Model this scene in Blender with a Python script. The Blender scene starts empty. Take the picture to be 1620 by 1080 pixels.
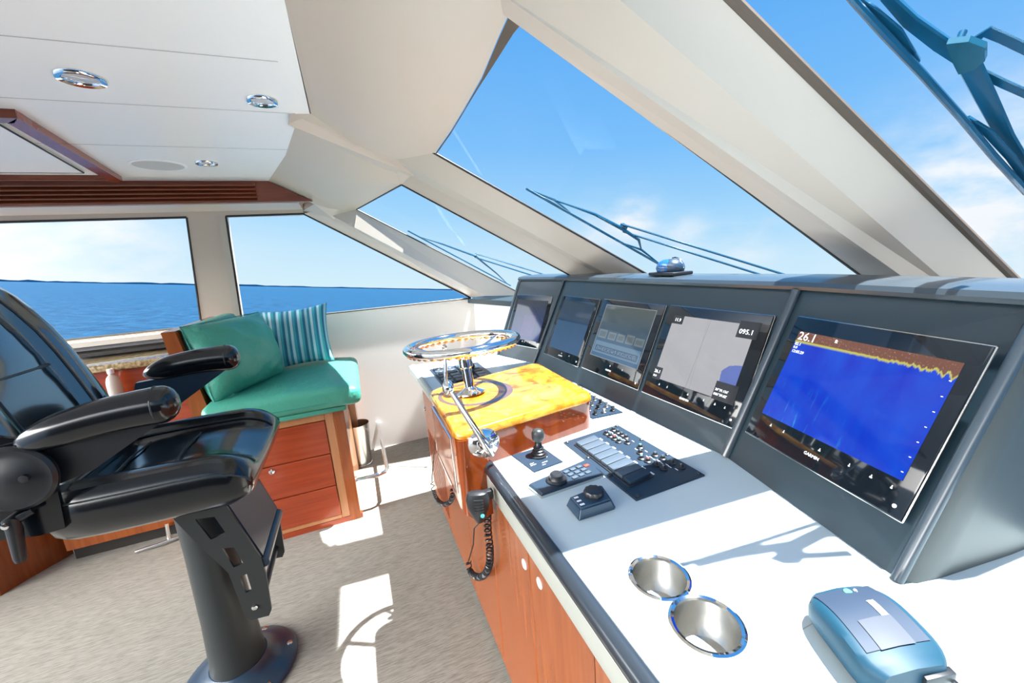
import bpy, bmesh, math, random
import numpy as np
from mathutils import Vector, Matrix
random.seed(7)
sc = bpy.context.scene
C = sc.collection
V = Vector
# ------------------------------------------------------------------ camera
FPX = 629.25
YAW, PITCH, ROLL = [math.radians(a) for a in (21.294, -11.617, -4.266)]
O = V((0, 0, 1.6))
_f = V((math.sin(YAW)*math.cos(PITCH), math.cos(YAW)*math.cos(PITCH), math.sin(PITCH)))
_r0 = V((math.cos(YAW), -math.sin(YAW), 0)); _u0 = _r0.cross(_f)
_r = _r0*math.cos(ROLL) + _u0*math.sin(ROLL)
_u = -_r0*math.sin(ROLL) + _u0*math.cos(ROLL)
cam = bpy.data.cameras.new('camera'); cam.sensor_width = 36; cam.lens = FPX/1620*36
cam.clip_start = .02; cam.clip_end = 60000
co = bpy.data.objects.new('camera', cam); C.objects.link(co)
co.matrix_world = Matrix(((_r.x, _u.x, -_f.x, O.x), (_r.y, _u.y, -_f.y, O.y), (_r.z, _u.z, -_f.z, O.z), (0, 0, 0, 1)))
sc.camera = co
def ray(x, y): return _f + _r*((x-810)/FPX) - _u*((y-540)/FPX)
# points measured off the photograph, each on its own real plane of the place
def Z(x, y, z): d = ray(x, y); return O + d*((z-O.z)/d.z)
def X(x, y, c): d = ray(x, y); return O + d*(c/d.x)
def Y(x, y, c): d = ray(x, y); return O + d*(c/d.y)
def PL(x, y, p0, n): d = ray(x, y); return O + d*((p0-O).dot(n)/d.dot(n))
# ------------------------------------------------------------------ light
sc.view_settings.view_transform = 'Standard'; sc.view_settings.look = 'None'
sc.view_settings.exposure = 0.5; sc.view_settings.gamma = 1; sc.view_settings.use_curve_mapping = False
sc.cycles.use_denoising = True
sc.cycles.max_bounces = 10; sc.cycles.diffuse_bounces = 6; sc.cycles.transparent_max_bounces = 16
SEA_N = ray(650, 457).cross(ray(0, 444)).normalized()
if SEA_N.z < 0: SEA_N = -SEA_N                                     # the boat lists a few degrees on the water
sunl = bpy.data.lights.new('sun', 'SUN'); sunl.energy = 20; sunl.angle = math.radians(.6); sunl.color = (1, .98, .95)
so = bpy.data.objects.new('sun', sunl); C.objects.link(so)
SUN_TRAVEL = V((-.34, .04, -1)).normalized()
so.rotation_euler = SUN_TRAVEL.to_track_quat('-Z', 'Y').to_euler(); so.location = (3, 1, 8)

def world():
    w = bpy.data.worlds.new('sky'); sc.world = w; w.use_nodes = True
    nt = w.node_tree; N = nt.nodes; L = nt.links; N.clear()
    out = N.new('ShaderNodeOutputWorld'); bg = N.new('ShaderNodeBackground'); L.new(bg.outputs[0], out.inputs[0])
    tc = N.new('ShaderNodeTexCoord')
    def dot(v):
        n = N.new('ShaderNodeVectorMath'); n.operation = 'DOT_PRODUCT'; n.inputs[1].default_value = v
        L.new(tc.outputs['Generated'], n.inputs[0]); return n.outputs['Value']
    def mth(op, a, b=None, c=None, clamp=False):
        n = N.new('ShaderNodeMath'); n.operation = op; n.use_clamp = clamp
        for i, q in enumerate((a, b, c)):
            if q is None: continue
            if isinstance(q, (int, float)): n.inputs[i].default_value = q
            else: L.new(q, n.inputs[i])
        return n.outputs[0]
    el = dot(SEA_N)
    cr = N.new('ShaderNodeValToRGB'); L.new(el, cr.inputs[0]); e = cr.color_ramp
    e.elements[0].position = 0; e.elements[0].color = (.50, .63, .69, 1)
    e.elements[1].position = 1; e.elements[1].color = (.04, .21, .58, 1)
    for p, c in ((.08, (.43, .59, .70, 1)), (.17, (.28, .50, .70, 1)), (.32, (.155, .385, .69, 1)), (.55, (.085, .30, .65, 1))):
        q = e.elements.new(p); q.color = c
    no = N.new('ShaderNodeTexNoise'); mp = N.new('ShaderNodeMapping'); mp.inputs['Scale'].default_value = (1, 1, 2.2)
    L.new(tc.outputs['Generated'], mp.inputs[0]); L.new(mp.outputs[0], no.inputs['Vector'])
    no.inputs['Scale'].default_value = 9; no.inputs['Detail'].default_value = 6; no.inputs['Roughness'].default_value = .55
    tot = None
    for px, py, k, s in ((1005, 345, 500, .95), (1085, 372, 500, .55), (1585, 330, 45, 1.0), (60, 385, 60, .5), (200, 375, 60, .4), (1180, 385, 300, .4), (940, 372, 250, .4)):
        d = ray(px, py).normalized()
        m = mth('POWER', mth('MAXIMUM', dot(d), 0.0), k*2.0)
        m = mth('MULTIPLY', m, s); tot = m if tot is None else mth('ADD', tot, m)
    nz = mth('MULTIPLY_ADD', no.outputs['Fac'], 2.6, -.75, clamp=True)
    fac = mth('MULTIPLY', mth('MULTIPLY', tot, nz), 1.5, clamp=True)
    mx = N.new('ShaderNodeMix'); mx.data_type = 'RGBA'; L.new(fac, mx.inputs[0]); L.new(cr.outputs[0], mx.inputs[6]); mx.inputs[7].default_value = (.68, .69, .71, 1)
    # unseen glow added to the sky astern and to starboard, fills the cabin
    sky_fill = mth('POWER', mth('MAXIMUM', dot(V((-1, -.18, .12)).normalized()), 0.0), 4.5)
    sky_fill = mth('MULTIPLY', sky_fill, 26.0)
    mc = N.new('ShaderNodeMix'); mc.data_type = 'RGBA'; mc.blend_type = 'ADD'; mc.inputs[0].default_value = 1
    sv = N.new('ShaderNodeVectorMath'); sv.operation = 'SCALE'; sv.inputs[0].default_value = (1, .97, .93); L.new(sky_fill, sv.inputs['Scale'])
    L.new(mx.outputs[2], mc.inputs[6]); L.new(sv.outputs[0], mc.inputs[7])
    L.new(mc.outputs[2], bg.inputs[0]); bg.inputs[1].default_value = 1.0
world()
# ------------------------------------------------------------------ materials
def mat(name, col, rough=.5, metal=0, coat=0, spec=.5, bump=None, noise=None, emit=None, sheen=0, alpha=1):
    m = bpy.data.materials.new(name); m.use_nodes = True; nt = m.node_tree; b = nt.nodes['Principled BSDF']
    b.inputs['Base Color'].default_value = (*col, 1); b.inputs['Roughness'].default_value = rough
    b.inputs['Metallic'].default_value = metal; b.inputs['Coat Weight'].default_value = coat; b.inputs['Coat Roughness'].default_value = .04
    b.inputs['Specular IOR Level'].default_value = spec
    if sheen: b.inputs['Sheen Weight'].default_value = sheen
    if emit: b.inputs['Emission Color'].default_value = (*emit[0], 1); b.inputs['Emission Strength'].default_value = emit[1]
    tc = nt.nodes.new('ShaderNodeTexCoord')
    def nz(scale, sx=(1, 1, 1), det=4, rg=.5):
        mp = nt.nodes.new('ShaderNodeMapping'); mp.inputs['Scale'].default_value = sx
        n = nt.nodes.new('ShaderNodeTexNoise'); n.inputs['Scale'].default_value = scale; n.inputs['Detail'].default_value = det
        n.inputs['Roughness'].default_value = rg
        nt.links.new(tc.outputs['Object'], mp.inputs[0]); nt.links.new(mp.outputs[0], n.inputs['Vector']); return n
    if noise:                                        # (scale, stretch, colour2, lo, hi)
        n = nz(noise[0], noise[1]); r = nt.nodes.new('ShaderNodeValToRGB')
        r.color_ramp.elements[0].position = noise[3]; r.color_ramp.elements[1].position = noise[4]
        r.color_ramp.elements[0].color = (*col, 1); r.color_ramp.elements[1].color = (*noise[2], 1)
        nt.links.new(n.outputs['Fac'], r.inputs[0]); nt.links.new(r.outputs[0], b.inputs['Base Color'])
    if bump:                                         # (scale, stretch, strength, distance)
        n = nz(bump[0], bump[1], 5, .6); k = nt.nodes.new('ShaderNodeBump')
        k.inputs['Strength'].default_value = bump[2]; k.inputs['Distance'].default_value = bump[3]
        nt.links.new(n.outputs['Fac'], k.inputs['Height']); nt.links.new(k.outputs[0], b.inputs['Normal'])
    return m
M = {}
M['ceiling'] = mat('ceiling panel', (.95, .95, .95), .34)
M['cream'] = mat('cream leather trim', (.60, .52, .44), .42, bump=(300, (1, 1, 1), .05, .001))
M['cream2'] = mat('cream moulding', (.56, .505, .44), .4)
M['wall'] = mat('white wall', (.88, .865, .84), .45)
M['carpet'] = mat('woven carpet', (.19, .18, .158), .95, spec=.1, noise=(240, (.10, 1.8, 1), (.32, .305, .27), .34, .60), bump=(200, (.15, 2.2, 1), .4, .003))
M['wood'] = mat('cherry wood', (.19, .046, .011), .25, coat=.12, spec=.3, noise=(16, (3, 3, .25), (.28, .078, .020), .2, .85))
M['woodx'] = mat('cherry wood lengthwise', (.15, .028, .009), .3, coat=.3, noise=(8, (.4, 4, 4), (.24, .055, .02), .3, .75))
M['drawer'] = mat('red cherry wood', (.24, .034, .010), .25, coat=.3, noise=(8, (.4, 3, 5), (.32, .055, .018), .3, .8))
M['lacquer'] = mat('lacquered cherry', (.15, .020, .003), .12, coat=.5, spec=.3, noise=(7, (3, 3, .5), (.25, .05, .008), .3, .75))
M['dark_wall'] = mat('darkened unseen wall', (.030, .014, .009), .6)  # tone of the added wall, kept dark for the chair's reflections
M['oak'] = mat('pale cherry frame', (.36, .15, .06), .3, coat=.3, noise=(9, (3, 3, .4), (.43, .20, .09), .3, .75))
M['counter'] = mat('white counter', (.47, .56, .59), .3, coat=.15)
M['bull'] = mat('black padded edge', (.014, .02, .028), .28, coat=.3, bump=(90, (1, 1, 1), .05, .002))
M['apron'] = mat('pale grey apron', (.33, .35, .32), .4)
M['pod'] = mat('charcoal dash shell', (.013, .030, .043), .36, coat=.15, bump=(400, (1, 1, 1), .06, .001))
M['podside'] = mat('charcoal shell edge', (.03, .045, .06), .3, coat=.25)
M['cheek'] = mat('satin grey shell end', (.045, .052, .052), .4, coat=.0)
M['black'] = mat('black plastic', (.012, .014, .018), .35)
M['panel'] = mat('slate panel', (.012, .026, .046), .38)
M['rocker'] = mat('slate rocker', (.055, .075, .10), .3)
M['bezel'] = mat('glass bezel', (.006, .009, .013), .05, spec=.4)
M['chrome'] = mat('polished chrome', (.86, .87, .88), .06, 1)
M['steel'] = mat('brushed steel', (.62, .61, .58), .24, 1, bump=(200, (1, 1, 8), .05, .001))
M['teal'] = mat('teal leather', (.055, .32, .235), .45, coat=.1, bump=(8, (1, 1, 1), .55, .022))
M['teal2'] = mat('teal piping', (.035, .26, .22), .5)
M['leather'] = mat('black leather', (.003, .005, .008), .2, coat=.75, spec=.25, bump=(180, (1, 1, 1), .04, .0012))
M['leather'].node_tree.nodes['Principled BSDF'].inputs['Coat IOR'].default_value = 1.48; M['leather'].node_tree.nodes['Principled BSDF'].inputs['Coat Roughness'].default_value = .14
M['leather3'] = mat('glossier black leather', (.004, .008, .014), .2, coat=1, bump=(180, (1, 1, 1), .04, .0012)); M['leather3'].node_tree.nodes['Principled BSDF'].inputs['Coat IOR'].default_value = 2.1; M['leather3'].node_tree.nodes['Principled BSDF'].inputs['Coat Roughness'].default_value = .1
M['leather2'] = mat('black leather piping', (.02, .028, .036), .4)
M['powder'] = mat('dark powder coated metal', (.025, .03, .032), .38, .2, bump=(500, (1, 1, 1), .08, .0008))
M['navy'] = mat('dark blue powder coat', (.02, .045, .08), .3, .1, coat=.2)
M['white'] = mat('white marking', (.8, .82, .84), .5)
M['dark'] = mat('dark gasket', (.02, .018, .016), .5)
M['brown'] = mat('brown gasket', (.12, .085, .06), .55)
M['wiper'] = mat('sea blue wiper metal', (.004, .075, .15), .28, .25, coat=.3)
M['wiper2'] = mat('pale blue wiper bracket', (.012, .10, .16), .25, .2, coat=.3)
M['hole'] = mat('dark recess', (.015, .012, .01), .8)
M['red'] = mat('red marking', (.7, .05, .03), .4)
M['green'] = mat('green marking', (.05, .6, .3), .4)
M['cyan'] = mat('cyan marking', (.1, .55, .6), .4)
M['grille'] = mat('grey speaker grille', (.55, .55, .55), .7)
M['granite'] = mat('brown granite', (.16, .10, .04), .15, coat=.5, noise=(60, (1, 1, 1), (.50, .38, .20), .35, .65))
M['phone'] = mat('blue grey phone', (.006, .04, .07), .5, spec=.25)
M['phone2'] = mat('steel blue faceplate', (.022, .036, .062), .5, spec=.25)
M['phone3'] = mat('silver label', (.05, .06, .08), .5, spec=.25)
M['capblue'] = mat('compass dome', (.015, .09, .25), .08, coat=1)
M['bottle'] = mat('bottle plastic', (.55, .50, .45), .12, coat=.5)
M['burl'] = mat('burl wood', (.5, .27, .02), .14, coat=.7)
def burl():
    nt = M['burl'].node_tree; b = nt.nodes['Principled BSDF']
    tc = nt.nodes.new('ShaderNodeTexCoord'); n = nt.nodes.new('ShaderNodeTexNoise'); n.inputs['Scale'].default_value = 9
    n.inputs['Detail'].default_value = 7; n.inputs['Distortion'].default_value = 1.6
    r = nt.nodes.new('ShaderNodeValToRGB'); e = r.color_ramp
    e.elements[0].position = .3; e.elements[0].color = (.19, .05, .006, 1); e.elements[1].position = .72; e.elements[1].color = (.56, .36, .06, 1)
    q = e.elements.new(.48); q.color = (.50, .19, .012, 1); q = e.elements.new(.6); q.color = (.55, .30, .04, 1)
    nt.links.new(tc.outputs['Object'], n.inputs['Vector']); nt.links.new(n.outputs['Fac'], r.inputs[0]); nt.links.new(r.outputs[0], b.inputs['Base Color'])
burl()
def glass(name, tint, refl=.9):
    m = bpy.data.materials.new(name); m.use_nodes = True; nt = m.node_tree; nt.nodes.clear()
    o = nt.nodes.new('ShaderNodeOutputMaterial'); mx = nt.nodes.new('ShaderNodeMixShader'); t = nt.nodes.new('ShaderNodeBsdfTransparent')
    g = nt.nodes.new('ShaderNodeBsdfGlossy'); g.inputs['Roughness'].default_value = .01; t.inputs[0].default_value = (*tint, 1)
    lw = nt.nodes.new('ShaderNodeLayerWeight'); lw.inputs[0].default_value = .12
    k = nt.nodes.new('ShaderNodeMath'); k.operation = 'MULTIPLY'; k.inputs[1].default_value = refl*.35
    nt.links.new(lw.outputs['Fresnel'], k.inputs[0]); nt.links.new(k.outputs[0], mx.inputs[0]); nt.links.new(t.outputs[0], mx.inputs[1]); nt.links.new(g.outputs[0], mx.inputs[2])
    nt.links.new(mx.outputs[0], o.inputs[0]); return m
M['glass'] = glass('window glass', (.97, .99, 1.0), .05)
def water():
    m = mat('sea water', (.01, .03, .06), .5, spec=.06)
    nt = m.node_tree; b = nt.nodes['Principled BSDF']
    tc = nt.nodes.new('ShaderNodeTexCoord'); n = nt.nodes.new('ShaderNodeTexNoise'); n.inputs['Scale'].default_value = .55; n.inputs['Detail'].default_value = 8; n.inputs['Roughness'].default_value = .62
    k = nt.nodes.new('ShaderNodeBump'); k.inputs['Strength'].default_value = .8; k.inputs['Distance'].default_value = 1.2
    nt.links.new(tc.outputs['Object'], n.inputs['Vector']); nt.links.new(n.outputs['Fac'], k.inputs['Height']); nt.links.new(k.outputs[0], b.inputs['Normal'])
    r = nt.nodes.new('ShaderNodeValToRGB'); r.color_ramp.elements[0].position = .35; r.color_ramp.elements[1].position = .7
    r.color_ramp.elements[0].color = (.002, .018, .045, 1); r.color_ramp.elements[1].color = (.008, .045, .095, 1)
    nt.links.new(n.outputs['Fac'], r.inputs[0]); nt.links.new(r.outputs[0], b.inputs['Base Color'])
    return m
M['water'] = water()
M['shore'] = mat('distant shore', (.001, .008, .024), .95, spec=.0)
# ------------------------------------------------------------------ mesh helpers
class MB:
    def __init__(s): s.b = bmesh.new()
    def face(s, pts):
        return s.b.faces.new([s.b.verts.new(p) for p in pts])
    def hull(s, bottom, top):                       # prism between two loops of equal length
        n = len(bottom); a = [s.b.verts.new(p) for p in bottom]; c = [s.b.verts.new(p) for p in top]
        s.b.faces.new(a[::-1]); s.b.faces.new(c)
        for i in range(n): s.b.faces.new((a[i], a[(i+1) % n], c[(i+1) % n], c[i]))
        return s
    def slab(s, pts, off): return s.hull([V(p) for p in pts], [V(p)+V(off) for p in pts])
    def box(s, x0, x1, y0, y1, z0, z1):
        return s.hull([V((x0, y0, z0)), V((x1, y0, z0)), V((x1, y1, z0)), V((x0, y1, z0))], [V((x0, y0, z1)), V((x1, y0, z1)), V((x1, y1, z1)), V((x0, y1, z1))])
    def obox(s, c, ax, ay, az, bev=0, seg=2):         # oriented box: centre and half axes
        c = V(c); ax, ay, az = V(ax), V(ay), V(az); t = bmesh.new()
        q = [[c-ax-ay+az*k, c+ax-ay+az*k, c+ax+ay+az*k, c-ax+ay+az*k] for k in (-1, 1)]
        m = MB.__new__(MB); m.b = t; m.hull(*q)
        if bev: bmesh.ops.bevel(t, geom=t.edges[:], offset=bev, segments=seg, affect='EDGES', profile=.5)
        return s.merge(t)
    def rbox(s, x0, x1, y0, y1, z0, z1, bev, seg=4, fn=None, cuts=0):
        t = bmesh.new(); m = MB.__new__(MB); m.b = t; m.box(x0, x1, y0, y1, z0, z1)
        bmesh.ops.bevel(t, geom=t.edges[:], offset=bev, segments=seg, affect='EDGES', profile=.5)
        if cuts: bmesh.ops.subdivide_edges(t, edges=[e for e in t.edges if e.calc_length() > bev*1.5], cuts=cuts, use_grid_fill=True)
        if fn:
            for v in t.verts: v.co = fn(v.co.copy())
        return s.merge(t)
    def merge(s, t):
        me = bpy.data.meshes.new('t'); t.to_mesh(me); t.free(); s.b.from_mesh(me); bpy.data.meshes.remove(me); return s
    def loft(s, rings, closed=True, caps=True):
        R = [[s.b.verts.new(p) for p in r] for r in rings]; n = len(R[0])
        for i in range(len(R)-1):
            for j in range(n if closed else n-1):
                k = (j+1) % n; s.b.faces.new((R[i][j], R[i][k], R[i+1][k], R[i+1][j]))
        if caps and closed:
            s.b.faces.new(R[0][::-1]); s.b.faces.new(R[-1])
        return s
    def tube(s, path, r, n=12, caps=True, closed=False):
        P = [V(p) for p in path]; m = len(P); rs = r if isinstance(r, (list, tuple)) else [r]*m
        rings = []; up = None
        for i in range(m):
            a = P[(i-1) % m] if (closed or i > 0) else P[i]; b = P[(i+1) % m] if (closed or i < m-1) else P[i]
            t = (b-a).normalized()
            if up is None: up = t.orthogonal().normalized()
            up = (up - t*up.dot(t)); up = up.normalized() if up.length > 1e-6 else t.orthogonal().normalized()
            w = t.cross(up)
            rings.append([P[i]+(up*math.cos(2*math.pi*j/n)+w*math.sin(2*math.pi*j/n))*rs[i] for j in range(n)])
        if closed: rings.append(rings[0]); 
        return s.loft(rings, True, caps and not closed)
    def lathe(s, prof, c, axis=(0, 0, 1), n=32, xdir=None, caps=True):   # prof: (radius, height)
        c = V(c); a = V(axis).normalized(); x = (V(xdir) if xdir else a.orthogonal()).normalized(); y = a.cross(x)
        rings = [[c+a*h+(x*math.cos(2*math.pi*j/n)+y*math.sin(2*math.pi*j/n))*max(r, 1e-5) for j in range(n)] for r, h in prof]
        return s.loft(rings, True, caps)
    def sph(s, c, rx, ry=None, rz=None, n=16):
        c = V(c); ry = ry or rx; rz = rz or rx
        return s.loft([[c+V((rx*math.sin(t)*math.cos(p), ry*math.sin(t)*math.sin(p), rz*math.cos(t))) for p in [2*math.pi*j/n for j in range(n)]] for t in [max(.02, min(math.pi-.02, math.pi*i/(n//2))) for i in range(n//2+1)]])
    def curvefill(s, loops, o, ux, uy, thick):         # flat plate with holes, loops in (u,v) metres
        cu = bpy.data.curves.new('t', 'CURVE'); cu.dimensions = '2D'; cu.fill_mode = 'BOTH'; cu.extrude = thick/2
        for lp in loops:
            sp = cu.splines.new('POLY'); sp.points.add(len(lp)-1); sp.use_cyclic_u = True
            for i, q in enumerate(lp): sp.points[i].co = (q[0], q[1], 0, 1)
        return s._fromcurve(cu, o, ux, uy)
    def text(s, body, o, ux, uy, size, thick=.0004, align='CENTER', sp=1.0):
        cu = bpy.data.curves.new('t', 'FONT'); cu.body = body; cu.size = size; cu.extrude = thick; cu.align_x = align; cu.align_y = 'CENTER'; cu.resolution_u = 2; cu.space_character = sp
        return s._fromcurve(cu, o, ux, uy)
    def _fromcurve(s, cu, o, ux, uy):
        ob = bpy.data.objects.new('t', cu); C.objects.link(ob); dg = bpy.context.evaluated_depsgraph_get(); dg.update()
        me = bpy.data.meshes.new_from_object(ob.evaluated_get(dg)); ux = V(ux).normalized(); uy = V(uy).normalized(); n = ux.cross(uy)
        me.transform(Matrix(((ux.x, uy.x, n.x, o[0]), (ux.y, uy.y, n.y, o[1]), (ux.z, uy.z, n.z, o[2]), (0, 0, 0, 1))))
        s.b.from_mesh(me); bpy.data.meshes.remove(me); bpy.data.objects.remove(ob); bpy.data.curves.remove(cu); return s
    def uvrect(s, p00, p10, p11, p01):
        uv = s.b.loops.layers.uv.verify(); f = s.face([p00, p10, p11, p01])
        for l, q in zip(f.loops, ((0, 0), (1, 0), (1, 1), (0, 1))): l[uv].uv = q
        return s
base_of = {}
def build(mb, name, m, parent=None, smooth=True, origin=None, fixn=True):
    b = mb.b
    if fixn: bmesh.ops.recalc_face_normals(b, faces=b.faces[:])
    me = bpy.data.meshes.new(name); b.to_mesh(me); b.free()
    me.materials.append(m if not isinstance(m, str) else M[m])
    ob = bpy.data.objects.new(name, me); C.objects.link(ob)
    if parent is not None:
        o = base_of[parent.name]; ob.parent = parent
    elif origin is not None: o = V(origin); ob.location = o
    else:
        bb = np.array([v.co for v in me.vertices]); o = V(((bb[:, 0].min()+bb[:, 0].max())/2, (bb[:, 1].min()+bb[:, 1].max())/2, bb[:, 2].min())); ob.location = o
    me.transform(Matrix.Translation(-o)); base_of[ob.name] = V(o)
    if smooth:
        me.polygons.foreach_set('use_smooth', [True]*len(me.polygons))
        try: me.set_sharp_from_angle(angle=math.radians(38))
        except Exception: pass
    return ob
def tag(o, label, cat, group=None):
    o['label'] = label; o['category'] = cat
    if group: o['group'] = group
    return o
def thing(name, loc, label, cat, group=None):
    o = bpy.data.objects.new(name, None); C.objects.link(o); o.location = loc; o.empty_display_size = .05
    base_of[o.name] = V(loc); return tag(o, label, cat, group)
def struct(mb, name, m, parent=None, smooth=True):
    o = build(mb, name, m, parent, smooth)
    if parent is None: o['kind'] = 'structure'
    return o
def copy_tree(o, delta):
    c = o.copy(); C.objects.link(c); c.location = o.location + V(delta); base_of[c.name] = base_of[o.name]+V(delta)
    for ch in list(o.children):
        d = ch.copy(); C.objects.link(d); d.parent = c
        for g in ch.children:
            e = g.copy(); C.objects.link(e); e.parent = d
    return c

# ================================================================== STRUCTURE
WY = 3.63
def wally(z): return WY if z < 1.25 else WY - .30*(z-1.25)         # port wall leans inboard above the sill
def W(x, y):                                                        # photo point on the leaning wall
    n = V((0, 1, .30)).normalized(); return PL(x, y, V((0, WY, 1.25)), n)
struct(MB().box(-3.6, 1.4, -1.6, 3.7, -.06, 0), 'floor', 'carpet', smooth=False)
struct(MB().box(-3.6, 1.7, WY, WY+.06, 0, 1.0), 'wall_port', 'wall', smooth=False)
struct(MB().box(-3.6, 1.7, -1.62, -1.56, 0, 1.40), 'wall_starboard_added', 'dark_wall', smooth=False)  # unseen wall, added and darkened so the chair leather reflects less light
# ceiling with its raked forward edge
cb = [Z(490, 180, 2.2), Z(424, 287, 2.2)]
cx = -.045
ceil_pts = [V((-3.6, -1.6, 2.2)), V((cx, -1.6, 2.2)), V((cx, 1.12, 2.2)), cb[0], V((-.15, 2.3, 2.2)), cb[1], V((-.39, 3.3, 2.2)), V((-3.6, 3.3, 2.2))]
struct(MB().slab(ceil_pts, (0, 0, .10)), 'ceiling', 'ceiling', smooth=False)
# plank seams of the ceiling as fine grooves
for i, (a, b_) in enumerate((((0, 60), (300, 80)), ((0, 157), (400, 173)), ((150, 230), (367, 233)))):
    pa, pb = Z(*a, 2.2), Z(*b_, 2.2); yy = (pa.y+pb.y)/2
    struct(MB().box(-3.0, -.10, yy-.0018, yy+.0018, 2.1992, 2.2), 'trim_%d' % (i+1), 'grille', smooth=False)
# wall around the side windows
GP, GN = V((1.65, 0, 1.42)), V((.566, 0, 1)).normalized()           # the raked windscreen plane
md = V((1, -.078, -.566)).normalized()                              # direction all mullions run
def G(x, y, off=0): return PL(x, y, GP - GN*off, GN)
sw_a = W(480, 338); sw_b = W(745, 470)
w1 = [W(0, 352), W(295, 343), W(320, 519), W(110, 530)]
z_top = (w1[0].z+w1[1].z)/2; z_bot = 1.285
GPC = GP + V((0, 0, .14))                                           # the starboard pane stands further out
def GC(x, y, off=0): return PL(x, y, GPC - GN*off, GN)
def wp(x, z): return V((x, wally(z), z))
w1x = (w1[1].x, w1[2].x)
w2l = (W(357, 340).x, W(378, 492).x)
def wallpoly(pts, name, m='cream'): return struct(MB().slab(pts, (0, .07, 0)), name, m, smooth=False)
zb2 = W(600, 487).z
def lerp(a, b, t): return a+(b-a)*t
wallpoly([wp(-3.6, 1.0), wp(1.7, 1.0), wp(1.7, 1.25), wp(-3.6, 1.25)], 'wall_port_sill', 'wall')
wallpoly([wp(-3.6, 1.25), wp(w1x[1]+.002, 1.25), wp(w1x[1], z_bot), wp(-3.6, z_bot)], 'wall_port_lower', 'cream')
wallpoly([wp(w1x[1], 1.25), wp(1.15, 1.25), wp(sw_b.x, zb2), wp(w1x[1], zb2)], 'wall_port_ledge', 'wall')
wallpoly([wp(-3.6, z_top), wp(w1x[0], z_top), wp(sw_a.x, z_top), wp(sw_a.x+.02, 2.24), wp(-3.6, 2.24)], 'wall_port_header', 'cream')
wallpoly([wp(w1x[1], zb2), wp(w2l[1], zb2), wp(w2l[0], z_top), wp(w1x[0], z_top)], 'wall_port_post', 'cream')
# white jamb and dark gaskets of the side windows
def frame_window(n, pts, mgas='dark', r=.007, jamb=True):
    c = sum(pts, V())/len(pts); nn = (pts[1]-pts[0]).cross(pts[2]-pts[0]).normalized()
    w = build(MB().slab(pts, nn*.006), 'window_%d' % n, 'glass', smooth=False); w['kind'] = 'structure'
    m = MB(); 
    for i in range(len(pts)): m.tube([pts[i], pts[(i+1) % len(pts)]], r, 6)
    build(m, 'window_gasket', mgas, w); return w
frame_window(1, [wp(-3.6, z_bot), wp(w1x[1], z_bot), wp(w1x[0], z_top), wp(-3.6, z_top)])
frame_window(2, [wp(w2l[1], zb2), wp(sw_b.x, zb2), sw_a, wp(w2l[0], z_top)])
m = MB(); j0 = [wp(w2l[0]-.05, z_top), wp(w2l[1]-.055, zb2)]
m.slab([wp(w2l[0]-.045, z_top), wp(w2l[0]-.006, z_top), wp(w2l[1]-.006, zb2), wp(w2l[1]-.05, zb2)], (0, -.012, 0))
struct(m, 'trim_4', 'cream2', smooth=False)
# sill ledges below the aft window
m = MB(); m.box(-3.6, -.96, 3.50, 3.63, 1.235, 1.27); struct(m, 'trim_5', 'cream2', smooth=False)
m = MB(); m.box(-3.6, -.98, 3.44, 3.63, 1.175, 1.195); struct(m, 'trim_6', 'dark', smooth=False)
# wooden louvred valance
vy = 3.04; vx1 = Y(424, 287, vy).x; vx2 = Y(495, 322, vy).x
zb = Y(250, 321, vy).z
va = thing('valance', (-2, vy, zb), 'dark red-brown louvred wooden valance running along under the ceiling above the side windows', 'valance')
build(MB().slab([V((-3.6, vy+.012, zb)), V((vx2, vy+.012, zb)), V((vx1, vy+.012, 2.2)), V((-3.6, vy+.012, 2.2))], (0, .03, 0)), 'board', 'woodx', va, smooth=False)
xe = Y(405, 305, vy).x
for k in range(5):
    z0 = zb+.006+k*(2.2-zb-.01)/5
    hh = (2.2-zb)/5*.72
    build(MB().slab([V((-3.6, vy+.012, z0+hh)), V((xe, vy+.012, z0+hh)), V((xe, vy-.006, z0)), V((-3.6, vy-.006, z0))], (0, .004, -.006)), 'louvre', 'woodx', va, smooth=False)
struct(MB().box(-3.6, sw_a.x-.0, vy+.04, wally(2.0)+.05, zb-.006, zb+.008), 'ceiling_port_soffit', 'cream', smooth=False)

# ---- header panels between ceiling and windscreen
edge = [(805, 22), (790, 55), (762, 122), (733, 173), (713, 206), (687, 243), (661, 268)]
ep = [G(x, y, .0) for x, y in edge]
ep = [p + V((0, 0, -.0)) for p in ep]
yb = [1.12 + (cb[0].y-1.12)*t for t in (0, .15, .35, .55, .7, .85, 1)]
top = [V((cx, y, 2.2)) for y in yb]
rear = [V((cx, -1.6, 2.2)), V((cx, .4, 2.2))]; front = [V((ep[0].x-.0, -1.6, ep[0].z)), V((ep[0].x+.0, .4, ep[0].z))]
A_ = rear+top; B_ = front+ep
rings = []
for t in (0, .25, .5, .75, 1):
    rings.append([a.lerp(b, t)+V((0, 0, -.035*math.sin(math.pi*t))) for a, b in zip(A_, B_)])
m = MB(); m.loft(rings, closed=False); 
up = [[p+V((0, 0, .14)) for p in r] for r in rings]; m.loft([r[::-1] for r in up], closed=False)
m.loft([rings[-1], up[-1]], closed=False); m.loft([rings[0], up[0]], closed=False)
struct(m, 'ceiling_header', 'cream')
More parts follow.
